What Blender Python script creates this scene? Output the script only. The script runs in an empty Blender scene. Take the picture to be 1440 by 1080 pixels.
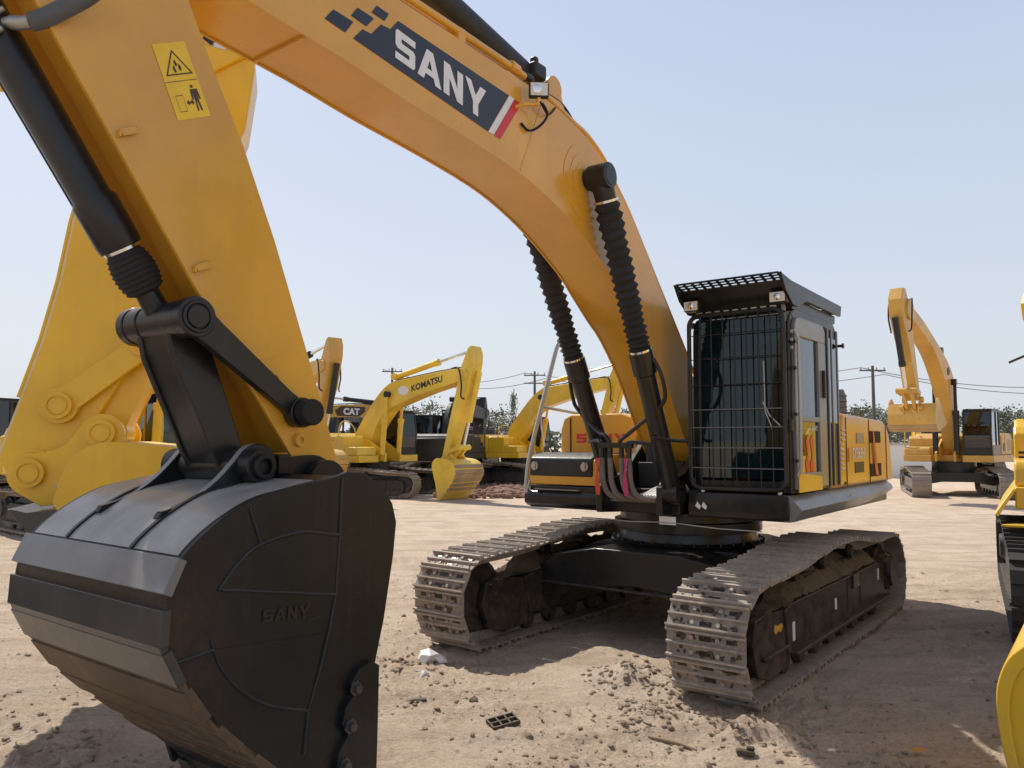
import bpy, bmesh, math, random
from math import sin, cos, pi, radians, atan2, hypot, sqrt
from mathutils import Vector, Matrix, noise
random.seed(7)
S = bpy.context.scene
COL = S.collection

# ------------------------------------------------------------------ render / camera
S.view_settings.view_transform = 'Standard'
S.view_settings.look = 'None'
S.view_settings.exposure = 0
S.view_settings.gamma = 1
S.cycles.max_bounces = 6
S.cycles.transparent_max_bounces = 12
S.cycles.sample_clamp_indirect = 6
H = 1.92
cam = bpy.data.cameras.new('camera'); co = bpy.data.objects.new('camera', cam); COL.objects.link(co)
cam.sensor_width = 36; cam.lens = 36 * 1124.8 / 1440
cam.clip_start = 0.05; cam.clip_end = 3000
co.location = (0, 0, H)
co.rotation_euler = (radians(90) + math.atan(80.1 / 1124.8), 0, 0)
S.camera = co

# ------------------------------------------------------------------ light
SUN_EL = radians(52); SX, SY = -0.58, 0.815
W = bpy.data.worlds.new('World'); S.world = W; W.use_nodes = True
nt = W.node_tree; nt.nodes.clear()
out = nt.nodes.new('ShaderNodeOutputWorld'); bg = nt.nodes.new('ShaderNodeBackground')
sky = nt.nodes.new('ShaderNodeTexSky'); sky.sky_type = 'NISHITA'; sky.sun_disc = False
sky.sun_elevation = SUN_EL; sky.sun_rotation = atan2(SX, SY)
sky.altitude = 0; sky.air_density = 1.0; sky.dust_density = 4.0; sky.ozone_density = 1.5
# haze: a pale veil mixed over the clear-sky colour, thicker toward the horizon
tc = nt.nodes.new('ShaderNodeTexCoord'); sx = nt.nodes.new('ShaderNodeSeparateXYZ')
mr = nt.nodes.new('ShaderNodeMapRange'); mr.inputs[1].default_value = 0.0; mr.inputs[2].default_value = 1.0
cr = nt.nodes.new('ShaderNodeValToRGB')
cr.color_ramp.elements[0].position = 0; cr.color_ramp.elements[0].color = (8.0, 8.55, 9.1, 1)
cr.color_ramp.elements[1].position = 1; cr.color_ramp.elements[1].color = (1.2, 1.8, 3.4, 1)
_e = cr.color_ramp.elements.new(.5); _e.color = (5.5, 6.45, 8.55, 1)
mx = nt.nodes.new('ShaderNodeMix'); mx.data_type = 'RGBA'; mx.inputs[0].default_value = 0.8
nt.links.new(tc.outputs['Generated'], sx.inputs[0]); nt.links.new(sx.outputs[2], mr.inputs[0])
_n = nt.nodes.new('ShaderNodeTexNoise'); _n.inputs['Scale'].default_value = 2.2; _n.inputs['Detail'].default_value = 5
_a = nt.nodes.new('ShaderNodeMath'); _a.operation = 'MULTIPLY_ADD'; _a.inputs[1].default_value = .16; _a.inputs[2].default_value = -.08
_b = nt.nodes.new('ShaderNodeMath'); _b.operation = 'ADD'; _b.use_clamp = True
nt.links.new(tc.outputs['Generated'], _n.inputs['Vector']); nt.links.new(_n.outputs['Fac'], _a.inputs[0]); nt.links.new(_a.outputs[0], _b.inputs[0]); nt.links.new(mr.outputs[0], _b.inputs[1])
nt.links.new(_b.outputs[0], cr.inputs[0])
nt.links.new(sky.outputs[0], mx.inputs[6]); nt.links.new(cr.outputs[0], mx.inputs[7])
nt.links.new(mx.outputs[2], bg.inputs[0]); bg.inputs[1].default_value = 0.104
nt.links.new(bg.outputs[0], out.inputs[0])
sl = bpy.data.lights.new('sun', 'SUN'); sl.energy = 5.0; sl.angle = radians(0.6); sl.color = (1, 0.94, 0.84)
so = bpy.data.objects.new('sun', sl); COL.objects.link(so)
sd = Vector((SX * cos(SUN_EL), SY * cos(SUN_EL), sin(SUN_EL)))
so.rotation_euler = (-sd).to_track_quat('-Z', 'Y').to_euler(); so.location = sd * 50

# ------------------------------------------------------------------ materials
def N(nt, t, **k):
    n = nt.nodes.new(t)
    for a, b in k.items(): setattr(n, a, b)
    return n
def mixc(nt, fac, a, b):
    m = N(nt, 'ShaderNodeMix', data_type='RGBA')
    for i, x in ((0, fac), (6, a), (7, b)):
        if hasattr(x, 'is_linked') or hasattr(x, 'links'): nt.links.new(x, m.inputs[i])
        elif i == 0: m.inputs[0].default_value = x
        else: m.inputs[i].default_value = (*x, 1)
    return m.outputs[2]
def math_(nt, op, a, b=0.5, c=None, clamp=False):
    m = N(nt, 'ShaderNodeMath', operation=op, use_clamp=clamp)
    for i, x in ((0, a), (1, b), (2, c)):
        if x is None: continue
        if hasattr(x, 'links'): nt.links.new(x, m.inputs[i])
        else: m.inputs[i].default_value = x
    return m.outputs[0]
def noise_(nt, vec, scale, detail=5, rough=.6):
    n = N(nt, 'ShaderNodeTexNoise'); n.inputs['Scale'].default_value = scale
    n.inputs['Detail'].default_value = detail; n.inputs['Roughness'].default_value = rough
    nt.links.new(vec, n.inputs['Vector']); return n.outputs['Fac']
def ramp(nt, x, lo, hi):
    m = N(nt, 'ShaderNodeMapRange'); m.inputs[1].default_value = lo; m.inputs[2].default_value = hi
    nt.links.new(x, m.inputs[0]); return m.outputs[0]
def newmat(name):
    m = bpy.data.materials.new(name); m.use_nodes = True
    nt = m.node_tree; b = nt.nodes['Principled BSDF']
    return m, nt, b
DUST = (.33, .25, .17)
def paint(name, rgb, rough=.35, coat=.3, dust=.35, low=0.9, streak=.25, metal=0, dustcol=DUST, topdust=.5, bump=.055, vary=.12, spec=.5, scuff=.35):
    """painted steel: tone drift, vertical streaks, dust on upward faces and low down"""
    m, nt, b = newmat(name)
    tc = N(nt, 'ShaderNodeTexCoord'); ge = N(nt, 'ShaderNodeNewGeometry')
    ob = tc.outputs['Object']
    n1 = noise_(nt, ob, 1.3, 4); n2 = noise_(nt, ob, 9, 8, .7)
    dark = tuple(c * (1 - vary * 1.6) for c in rgb); lite = tuple(min(1, c * (1 + vary)) for c in rgb)
    c = mixc(nt, ramp(nt, n1, .3, .7), dark, lite)
    mp = N(nt, 'ShaderNodeMapping'); mp.inputs['Scale'].default_value = (14, 14, .9); nt.links.new(ob, mp.inputs[0])
    st = ramp(nt, noise_(nt, mp.outputs[0], 1.0, 4), .55, .8)
    c = mixc(nt, math_(nt, 'MULTIPLY', st, streak), c, tuple(x * .55 + y * .22 for x, y in zip(rgb, dustcol)))
    mp2 = N(nt, 'ShaderNodeMapping'); mp2.inputs['Scale'].default_value = (1, 1, 3.5); mp2.inputs['Rotation'].default_value = (.5, .4, .8); nt.links.new(ob, mp2.inputs[0])
    sc1 = noise_(nt, mp2.outputs[0], 7, 9, .75); sc2 = noise_(nt, ob, 38, 6, .7); b2 = noise_(nt, ob, .9, 3)
    sf = math_(nt, 'MULTIPLY', ramp(nt, sc1, .60, .72), math_(nt, 'MULTIPLY', ramp(nt, b2, .42, .62), scuff))
    c = mixc(nt, sf, c, tuple(min(1, x * .75 + .16 * y / .33) for x, y in zip(rgb, dustcol)))
    c = mixc(nt, math_(nt, 'MULTIPLY', ramp(nt, sc2, .70, .76), scuff), c, (.05, .035, .025))
    sp = N(nt, 'ShaderNodeSeparateXYZ'); nt.links.new(ge.outputs['Normal'], sp.inputs[0])
    so_ = N(nt, 'ShaderNodeSeparateXYZ'); nt.links.new(ge.outputs['Position'], so_.inputs[0])
    up = math_(nt, 'MULTIPLY', ramp(nt, sp.outputs[2], .35, .95), topdust)
    lo = math_(nt, 'MULTIPLY', ramp(nt, so_.outputs[2], low, 0.0), .9)
    d = math_(nt, 'ADD', up, lo, clamp=True)
    d = math_(nt, 'ADD', d, .12, clamp=True)
    d = math_(nt, 'MULTIPLY', d, math_(nt, 'MULTIPLY', ramp(nt, n2, .32, .68), dust * 1.6), clamp=True)
    c = mixc(nt, d, c, dustcol)
    nt.links.new(c, b.inputs['Base Color'])
    r = math_(nt, 'ADD', math_(nt, 'MULTIPLY', n2, .22), rough - .1)
    r = math_(nt, 'ADD', r, math_(nt, 'MULTIPLY', d, .5), clamp=True)
    nt.links.new(r, b.inputs['Roughness'])
    b.inputs['Metallic'].default_value = metal; b.inputs['Specular IOR Level'].default_value = spec
    b.inputs['Coat Weight'].default_value = coat; b.inputs['Coat Roughness'].default_value = .12
    if bump:
        bp = N(nt, 'ShaderNodeBump'); bp.inputs['Strength'].default_value = bump; bp.inputs['Distance'].default_value = .05
        nt.links.new(noise_(nt, ob, 3.0, 3), bp.inputs['Height']); nt.links.new(bp.outputs[0], b.inputs['Normal'])
        nt.links.new(bp.outputs[0], b.inputs['Coat Normal'])
    return m
def plain(name, rgb, rough=.5, metal=0, alpha=1, em=None):
    m, nt, b = newmat(name)
    tc = N(nt, 'ShaderNodeTexCoord')
    n = noise_(nt, tc.outputs['Object'], 12, 5)
    c = mixc(nt, n, tuple(x * .82 for x in rgb), tuple(min(1, x * 1.15) for x in rgb))
    nt.links.new(c, b.inputs['Base Color']); b.inputs['Roughness'].default_value = rough; b.inputs['Metallic'].default_value = metal
    return m
def glass(name, tint=(.25, .42, .45), refl=.5, veil=None):
    m, nt, b = newmat(name); nt.nodes.remove(b)
    o = nt.nodes['Material Output']
    t = N(nt, 'ShaderNodeBsdfTransparent'); t.inputs[0].default_value = (*tint, 1)
    g = N(nt, 'ShaderNodeBsdfGlossy'); g.inputs['Roughness'].default_value = .03; g.inputs[0].default_value = (.9, .95, 1, 1)
    f = N(nt, 'ShaderNodeFresnel'); f.inputs[0].default_value = 1.5
    tc = N(nt, 'ShaderNodeTexCoord')
    dirt = N(nt, 'ShaderNodeBsdfDiffuse'); dirt.inputs[0].default_value = (.25, .25, .23, 1)
    ms = N(nt, 'ShaderNodeMixShader'); nt.links.new(math_(nt, 'MULTIPLY', f.outputs[0], 1 + refl), ms.inputs[0])
    nt.links.new(t.outputs[0], ms.inputs[1]); nt.links.new(g.outputs[0], ms.inputs[2])
    m2 = N(nt, 'ShaderNodeMixShader')
    nt.links.new(math_(nt, 'MULTIPLY', ramp(nt, noise_(nt, tc.outputs['Object'], 6, 6, .7), .5, .8), .1), m2.inputs[0])
    nt.links.new(ms.outputs[0], m2.inputs[1]); nt.links.new(dirt.outputs[0], m2.inputs[2])
    last = m2.outputs[0]
    if veil:
        v = N(nt, 'ShaderNodeBsdfDiffuse'); m3 = N(nt, 'ShaderNodeMixShader')
        nt.links.new(mixc(nt, ramp(nt, noise_(nt, tc.outputs['Object'], 2.5, 5), .35, .65), tuple(x * .4 for x in veil), tuple(x * 1.5 for x in veil)), v.inputs[0])
        m3.inputs[0].default_value = .38; nt.links.new(last, m3.inputs[1]); nt.links.new(v.outputs[0], m3.inputs[2]); last = m3.outputs[0]
    nt.links.new(last, o.inputs[0])
    return m
M = {}
M['orange'] = paint('orange_paint', (.73, .37, .030), .3, .55, .3, .5, .22, vary=.10, topdust=.3)
M['orange_dull'] = paint('orange_hood_paint', (.72, .36, .028), .33, .4, .3, .5, .3, vary=.1, topdust=.3)
M['yellow'] = paint('yellow_paint', (.82, .50, .018), .36, .3, .3, .6, .2, vary=.1)
M['mustard'] = paint('mustard_paint', (.82, .50, .007), .38, .3, .3, .6, .25, vary=.1)
M['crown'] = paint('crown_glare_paint', (.42, .40, .365), .46, .3, .4, .5, .5, metal=.3, vary=.3, topdust=.6, dustcol=(.42, .39, .34))  # sun glare on the black crown put into a pale base colour, plus dust
M['strip_grey'] = paint('strip_grey', (.21, .21, .21), .42, .3, .4, .5, .5, vary=.3, topdust=.6, dustcol=(.36, .33, .29))
M['rusty'] = paint('rusty_plate', (.075, .050, .030), .5, .05, .75, 1.6, .4, vary=.35, topdust=.3, dustcol=(.20, .125, .065))
M['cake'] = paint('caked_dirt', (.40, .27, .14), .8, 0, .6, .6, .5, vary=.25, dustcol=(.42, .33, .23))
M['yellow2'] = paint('lemon_paint', (.86, .58, .05), .4, .25, .35, .7, .25, vary=.12)
M['tan'] = paint('amber_paint', (.66, .38, .065), .42, .2, .4, .8, .3, vary=.12)
M['cream'] = paint('cream_paint', (.75, .62, .35), .45, .15, .4, .8, .3)
M['black'] = paint('black_paint', (.0075, .009, .0105), .34, .16, .16, .6, .15, vary=.2, topdust=.35, spec=.4, scuff=.15)
M['charcoal'] = paint('charcoal_paint', (.022, .024, .028), .44, .06, .28, .6, .2, vary=.2, spec=.3, scuff=.15)
M['bucket_black'] = paint('bucket_black', (.0105, .0115, .0130), .40, .06, .15, .75, .3, vary=.35, topdust=.25, dustcol=(.20, .16, .12), spec=.28, scuff=.3)
_nt = M['bucket_black'].node_tree; _b = _nt.nodes['Principled BSDF']; _old = _b.inputs['Base Color'].links[0].from_socket
_tc = N(_nt, 'ShaderNodeTexCoord'); _sx = N(_nt, 'ShaderNodeSeparateXYZ'); _nt.links.new(_tc.outputs['Object'], _sx.inputs[0])
_w = math_(_nt, 'ADD', _sx.outputs[0], math_(_nt, 'MULTIPLY', math_(_nt, 'SUBTRACT', noise_(_nt, _tc.outputs['Object'], 4, 6), .5), .5))
_f = math_(_nt, 'MULTIPLY', math_(_nt, 'MULTIPLY', ramp(_nt, _w, 5.75, 6.15), ramp(_nt, _sx.outputs[2], 1.6, 1.2)), math_(_nt, 'MULTIPLY', ramp(_nt, noise_(_nt, _tc.outputs['Object'], 11, 7, .7), .3, .62), .55))
_nt.links.new(mixc(_nt, _f, _old, (.085, .045, .02)), _b.inputs['Base Color'])
M['bucket_strip'] = paint('bucket_strip', (.032, .034, .038), .34, .35, .3, .9, .35, vary=.25, topdust=.35, dustcol=(.26, .21, .16))
M['grey'] = paint('grey_paint', (.20, .21, .22), .36, .3, .3, .6, .25, vary=.15, topdust=.3)
M['undercarriage'] = paint('undercarriage_paint', (.010, .010, .011), .42, .05, .34, .85, .3, vary=.3, topdust=.8, dustcol=(.23, .17, .115), spec=.25, scuff=.4)
M['rubber'] = plain('rubber', (.009, .009, .010), .7)
M['rubber_dusty'] = plain('dusty_rubber', (.022, .0215, .021), .8)
M['chrome'] = plain('chrome_rod', (.75, .76, .78), .12, 1)
M['galv'] = plain('worn_pipe', (.42, .40, .36), .38, .6)
M['white'] = plain('white_paint', (.78, .77, .74), .45)
M['decal_white'] = plain('decal_white', (.80, .80, .80), .35)
M['decal_navy'] = plain('decal_navy', (.022, .026, .042), .3)
M['decal_red'] = plain('decal_red', (.62, .03, .035), .3)
M['decal_yellow'] = plain('decal_yellow', (.86, .56, .03), .35)
M['decal_black'] = plain('decal_black', (.012, .011, .010), .4)
M['decal_brown'] = plain('decal_brown', (.07, .035, .02), .4)
M['red_ribbon'] = plain('red_ribbon', (.62, .06, .03), .6)
M['pink_ribbon'] = plain('magenta_ribbon', (.50, .04, .12), .6)
M['hose'] = plain('sleeve_grey', (.17, .14, .125), .8)
M['lens'] = plain('lamp_lens', (.72, .70, .62), .15)
M['orange_red'] = plain('decal_orange_red', (.78, .10, .02), .4)
M['seat'] = plain('seat_cloth', (.03, .03, .033), .8)
M['mesh_dark'] = plain('dark_grille', (.03, .012, .010), .6)
M['glass'] = glass('cab_glass', (.26, .42, .46))
M['glass_teal'] = glass('windscreen_glass', (.06, .105, .115), .8, (.014, .036, .040))
M['glass_dark'] = glass('dark_glass', (.08, .12, .13), .7)
def steel_track(nm='track_steel', ca=(.085, .058, .036), cb_=(.25, .175, .115), cd=(.44, .34, .24)):
    m, nt, b = newmat(nm)
    tc = N(nt, 'ShaderNodeTexCoord'); oi = N(nt, 'ShaderNodeObjectInfo'); ge = N(nt, 'ShaderNodeNewGeometry')
    va = N(nt, 'ShaderNodeVectorMath', operation='ADD'); nt.links.new(tc.outputs['Object'], va.inputs[0])
    cb = N(nt, 'ShaderNodeCombineXYZ'); nt.links.new(math_(nt, 'MULTIPLY', oi.outputs['Random'], 37.0), cb.inputs[0])
    nt.links.new(cb.outputs[0], va.inputs[1])
    n1 = noise_(nt, va.outputs[0], 5, 8, .7); n2 = noise_(nt, va.outputs[0], 26, 6, .7)
    c = mixc(nt, ramp(nt, n1, .38, .62), ca, cb_)
    c = mixc(nt, math_(nt, 'MULTIPLY', ramp(nt, n2, .48, .66), .75), c, cd)
    c = mixc(nt, math_(nt, 'MULTIPLY', ramp(nt, n2, .50, .30), .5), c, (.05, .03, .02))
    pt = math_(nt, 'MULTIPLY', ramp(nt, ge.outputs['Pointiness'], .52, .6), .5)
    c = mixc(nt, pt, c, (.42, .38, .34))
    nt.links.new(c, b.inputs['Base Color']); b.inputs['Metallic'].default_value = .1; b.inputs['Specular IOR Level'].default_value = .3
    nt.links.new(ramp(nt, n2, -.3, .8), b.inputs['Roughness'])
    bp = N(nt, 'ShaderNodeBump'); bp.inputs['Strength'].default_value = .5; bp.inputs['Distance'].default_value = .012
    nt.links.new(n2, bp.inputs['Height']); nt.links.new(bp.outputs[0], b.inputs['Normal'])
    return m
M['track'] = steel_track()
M['track_edge'] = steel_track('track_edge', (.19, .14, .10), (.42, .33, .245), (.52, .44, .35))
def soil(name, c1, c2, c3, sc=1.0, bump=.6):
    m, nt, b = newmat(name)
    ge = N(nt, 'ShaderNodeNewGeometry'); P = ge.outputs['Position']
    big = noise_(nt, P, .22 * sc, 5, .55); mid = noise_(nt, P, 1.6 * sc, 7, .65); fine = noise_(nt, P, 34 * sc, 10, .78)
    mp = N(nt, 'ShaderNodeMapping'); mp.inputs['Scale'].default_value = (.35, 3.2, 1); mp.inputs['Rotation'].default_value = (0, 0, radians(8)); nt.links.new(P, mp.inputs[0])
    rut = noise_(nt, mp.outputs[0], .9, 6, .6)
    c = mixc(nt, ramp(nt, big, .35, .65), c1, c2)
    c = mixc(nt, math_(nt, 'MULTIPLY', ramp(nt, mid, .45, .62), .85), c, c3)
    c = mixc(nt, math_(nt, 'MULTIPLY', ramp(nt, rut, .5, .66), .6), c, tuple(x * .60 for x in c1))
    c = mixc(nt, math_(nt, 'MULTIPLY', ramp(nt, fine, .48, .38), .5), c, tuple(x * .46 for x in c1))
    c = mixc(nt, math_(nt, 'MULTIPLY', ramp(nt, fine, .54, .66), .6), c, tuple(min(1, x * 1.4) for x in c2))
    gr_ = noise_(nt, P, 110 * sc, 6, .8)
    c = mixc(nt, math_(nt, 'MULTIPLY', ramp(nt, gr_, .46, .36), .4), c, tuple(x * .5 for x in c1))
    c = mixc(nt, math_(nt, 'MULTIPLY', ramp(nt, noise_(nt, P, .55, 4, .5), .52, .72), .3), c, (.55, .44, .28))
    nt.links.new(c, b.inputs['Base Color']); b.inputs['Roughness'].default_value = .95
    b.inputs['Specular IOR Level'].default_value = .15
    hh = math_(nt, 'ADD', math_(nt, 'MULTIPLY', fine, 1.0), math_(nt, 'MULTIPLY', mid, .8))
    hh = math_(nt, 'ADD', hh, math_(nt, 'MULTIPLY', rut, .7))
    bp = N(nt, 'ShaderNodeBump'); bp.inputs['Strength'].default_value = min(1, bump * 1.5); bp.inputs['Distance'].default_value = .07
    nt.links.new(hh, bp.inputs['Height']); nt.links.new(bp.outputs[0], b.inputs['Normal'])
    return m
M['soil'] = soil('pale_soil', (.71, .555, .42), (.79, .645, .505), (.62, .47, .35))
M['clod'] = soil('clod_soil', (.61, .475, .355), (.70, .57, .435), (.53, .405, .295), 2)
M['mud'] = soil('dried_mud', (.24, .175, .115), (.32, .24, .165), (.18, .13, .085), 3)
M['gravel'] = soil('pink_gravel', (.36, .22, .17), (.42, .28, .22), (.30, .17, .13), 2)
def leafmat(name, c1, c2):
    m, nt, b = newmat(name)
    ge = N(nt, 'ShaderNodeNewGeometry'); n = noise_(nt, ge.outputs['Position'], .7, 4)
    c = mixc(nt, ramp(nt, n, .35, .65), c1, c2); nt.links.new(c, b.inputs['Base Color'])
    b.inputs['Roughness'].default_value = .7; b.inputs['Specular IOR Level'].default_value = .2
    return m
M['leaf'] = leafmat('leaves', (.11, .13, .09), (.17, .19, .125))
M['leaf2'] = leafmat('leaves_pale', (.15, .165, .12), (.21, .22, .16))
M['bark'] = plain('bark', (.10, .075, .055), .9)
M['wood'] = plain('weathered_wood', (.26, .19, .12), .85)
M['pole'] = plain('pole_wood', (.10, .095, .09), .85)
M['wire'] = plain('wire', (.18, .18, .2), .6)
M['stone'] = plain('white_stone', (.62, .60, .56), .8)
M['plastic'] = plain('brown_plastic', (.075, .055, .03), .6)
M['leaf_dry'] = plain('dry_leaf', (.42, .22, .05), .7)

# ------------------------------------------------------------------ mesh building
class MB:
    def __init__(s): s.v = []; s.f = []; s.mi = []; s.cur = 0
    def add(s, vs, fs):
        o = len(s.v); s.v += [tuple(p) for p in vs]
        for f in fs: s.f.append([i + o for i in f]); s.mi.append(s.cur)
    def box(s, c, d, R=None):
        hx, hy, hz = d[0] / 2, d[1] / 2, d[2] / 2
        vs = [Vector((x, y, z)) for x in (-hx, hx) for y in (-hy, hy) for z in (-hz, hz)]
        if R is not None: vs = [R @ p for p in vs]
        c = Vector(c)
        s.add([p + c for p in vs], [(0, 1, 3, 2), (4, 6, 7, 5), (0, 4, 5, 1), (2, 3, 7, 6), (0, 2, 6, 4), (1, 5, 7, 3)])
        return s
    def bar(s, p0, p1, w, h, up=(0, 0, 1)):
        p0 = Vector(p0); p1 = Vector(p1); d = (p1 - p0); L = d.length; d.normalize()
        u = Vector(up); y = u.cross(d)
        if y.length < 1e-4: y = Vector((0, 1, 0)).cross(d)
        y.normalize(); z = d.cross(y)
        R = Matrix((d, y, z)).transposed()
        return s.box((p0 + p1) / 2, (L, w, h), R)
    def prism(s, poly, y0, y1, axis='y'):
        n = len(poly)
        def P(a, b, t): return (a, t, b) if axis == 'y' else ((a, b, t) if axis == 'z' else (t, a, b))
        vs = [P(a, b, y0) for a, b in poly] + [P(a, b, y1) for a, b in poly]
        fs = [list(range(n))[::-1], list(range(n, 2 * n))] + [[i, (i + 1) % n, n + (i + 1) % n, n + i] for i in range(n)]
        s.add(vs, fs); return s
    def flat(s, poly3): s.add(poly3, [list(range(len(poly3)))]); return s
    def lathe(s, p0, p1, prof, n=24, caps=True):
        p0 = Vector(p0); p1 = Vector(p1); d = (p1 - p0).normalized()
        a = d.orthogonal().normalized(); b = d.cross(a)
        vs = []; fs = []
        for t, r in prof:
            for k in range(n):
                an = 2 * pi * k / n; vs.append(p0 + d * t + (a * cos(an) + b * sin(an)) * r)
        for i in range(len(prof) - 1):
            for k in range(n):
                k2 = (k + 1) % n; fs.append((i * n + k, i * n + k2, (i + 1) * n + k2, (i + 1) * n + k))
        if caps: fs.append(list(range(n))[::-1]); fs.append([(len(prof) - 1) * n + k for k in range(n)])
        s.add(vs, fs); return s
    def cyl(s, p0, p1, r, n=24, r1=None):
        L = (Vector(p1) - Vector(p0)).length
        return s.lathe(p0, p1, [(0, r), (L, r if r1 is None else r1)], n)
    def ring(s, p0, p1, r0, r1, n=24):
        L = (Vector(p1) - Vector(p0)).length
        return s.lathe(p0, p1, [(0, r1), (0, r0), (L, r0), (L, r1), (0, r1)], n, caps=False)
    def tube(s, pts, r, n=8):
        pts = [Vector(p) for p in pts]; vs = []; fs = []
        t0 = (pts[1] - pts[0]).normalized(); a = t0.orthogonal().normalized()
        for i, p in enumerate(pts):
            t = ((pts[min(i + 1, len(pts) - 1)] - pts[max(i - 1, 0)])).normalized()
            a = (a - t * a.dot(t)); a = a.normalized() if a.length > 1e-5 else t.orthogonal().normalized()
            b = t.cross(a); rr = r[i] if isinstance(r, (list, tuple)) else r
            for k in range(n): vs.append(p + (a * cos(2 * pi * k / n) + b * sin(2 * pi * k / n)) * rr)
        for i in range(len(pts) - 1):
            for k in range(n):
                k2 = (k + 1) % n; fs.append((i * n + k, i * n + k2, (i + 1) * n + k2, (i + 1) * n + k))
        fs.append(list(range(n))[::-1]); fs.append([(len(pts) - 1) * n + k for k in range(n)])
        s.add(vs, fs); return s
    def loft(s, secs):
        n = len(secs[0]); vs = [p for sec in secs for p in sec]; fs = []
        for i in range(len(secs) - 1):
            for k in range(n):
                k2 = (k + 1) % n; fs.append((i * n + k, i * n + k2, (i + 1) * n + k2, (i + 1) * n + k))
        fs.append(list(range(n))[::-1]); fs.append([(len(secs) - 1) * n + k for k in range(n)])
        s.add(vs, fs); return s
    def grid(s, rows):
        n = len(rows[0]); vs = [p for r in rows for p in r]; fs = []
        for i in range(len(rows) - 1):
            for k in range(n - 1): fs.append((i * n + k, i * n + k + 1, (i + 1) * n + k + 1, (i + 1) * n + k))
        s.add(vs, fs); return s
    def mesh(s, name, mats, smooth=35, recalc=True):
        me = bpy.data.meshes.new(name); me.from_pydata(s.v, [], s.f)
        if not isinstance(mats, (list, tuple)): mats = [mats]
        for m in mats: me.materials.append(M[m] if isinstance(m, str) else m)
        me.polygons.foreach_set('material_index', s.mi)
        if recalc:
            bm = bmesh.new(); bm.from_mesh(me); bmesh.ops.recalc_face_normals(bm, faces=bm.faces); bm.to_mesh(me); bm.free()
        if smooth:
            me.polygons.foreach_set('use_smooth', [True] * len(me.polygons)); me.set_sharp_from_angle(angle=radians(smooth))
        me.update(); return me
    def build(s, name, mats, parent=None, bevel=0, smooth=35, seg=2, recalc=True):
        o = bpy.data.objects.new(name, s.mesh(name, mats, smooth, recalc)); COL.objects.link(o)
        if parent is not None: o.parent = parent
        if bevel:
            b = o.modifiers.new('bevel', 'BEVEL'); b.width = bevel; b.segments = seg; b.limit_method = 'ANGLE'; b.angle_limit = radians(40)
            b.harden_normals = True
        return o
def thing(name, label, cat, loc=(0, 0, 0), rz=0, group=None):
    o = bpy.data.objects.new(name, None); COL.objects.link(o); o.location = loc; o.rotation_euler = (0, 0, rz)
    o.empty_display_size = .3
    o['label'] = label; o['category'] = cat
    if group: o['group'] = group
    return o
def tag(o, label, cat, group=None):
    o['label'] = label; o['category'] = cat
    if group: o['group'] = group
    return o
def cat_rom(pts, n=6):
    P = [Vector(p) for p in pts]; out = []
    for i in range(len(P) - 1):
        a = P[max(i - 1, 0)]; b = P[i]; c = P[i + 1]; d = P[min(i + 2, len(P) - 1)]
        for k in range(n):
            t = k / n
            out.append(.5 * ((2 * b) + (c - a) * t + (2 * a - 5 * b + 4 * c - d) * t * t + (3 * b - a - 3 * c + d) * t ** 3))
    out.append(P[-1]); return out
def smooth2(pts, n=4): return [(p.x, p.y) for p in cat_rom([(a, b, 0) for a, b in pts], n)]
def arc(c, r, a0, a1, n=8): return [(c[0] + r * cos(radians(a0 + (a1 - a0) * i / n)), c[1] + r * sin(radians(a0 + (a1 - a0) * i / n))) for i in range(n + 1)]
def text_obj(body, name, mat, parent, o, ex, ey, h, bold=.02, depth=.002, width=None):
    """real lettering: text outline as mesh, laid on a plane with origin o, baseline ex, up ey"""
    cu = bpy.data.curves.new('text', 'FONT'); cu.body = body; cu.offset = bold; cu.extrude = .0; cu.size = 1; cu.resolution_u = 3
    t = bpy.data.objects.new('text', cu); COL.objects.link(t)
    dg = bpy.context.evaluated_depsgraph_get(); me = bpy.data.meshes.new_from_object(t.evaluated_get(dg))
    bpy.data.objects.remove(t); bpy.data.curves.remove(cu)
    xs = [v.co.x for v in me.vertices]; ys = [v.co.y for v in me.vertices]
    x0, x1, y0, y1 = min(xs), max(xs), min(ys), max(ys); k = h / (y1 - y0); kx = k if width is None else width / (x1 - x0)
    o = Vector(o); ex = Vector(ex).normalized(); ey = Vector(ey).normalized()
    for v in me.vertices: v.co = o + ex * ((v.co.x - x0) * kx) + ey * ((v.co.y - y0) * k)
    me.name = name; me.materials.clear(); me.materials.append(M[mat])
    ob = bpy.data.objects.new(name, me); COL.objects.link(ob); ob.parent = parent
    return ob
LET = {
 'S': ([[(.08, 1), (.95, 1), (.95, .77), (.32, .77), (.28, .74), (.28, .65), (.32, .62), (.86, .62), (.95, .53), (.95, .09), (.86, 0), (0, 0), (0, .23), (.63, .23), (.67, .26), (.67, .35), (.63, .38), (.09, .38), (0, .47), (0, .91)]], .95),
 'A': ([[(0, 0), (.4, 1), (.55, 1), (.55, .70), (.44, .40), (.55, .40), (.55, .20), (.36, .20), (.29, 0)], [(1.1, 0), (.7, 1), (.55, 1), (.55, .70), (.66, .40), (.55, .40), (.55, .20), (.74, .20), (.81, 0)]], 1.1),
 'N': ([[(0, 0), (0, 1), (.30, 1), (.66, .42), (.66, 1), (.94, 1), (.94, 0), (.66, 0), (.28, .58), (.28, 0)]], .94),
 'Y': ([[(0, 1), (.31, 1), (.55, .62), (.79, 1), (1.1, 1), (.69, .38), (.69, 0), (.41, 0), (.41, .38)]], 1.1)}
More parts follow.
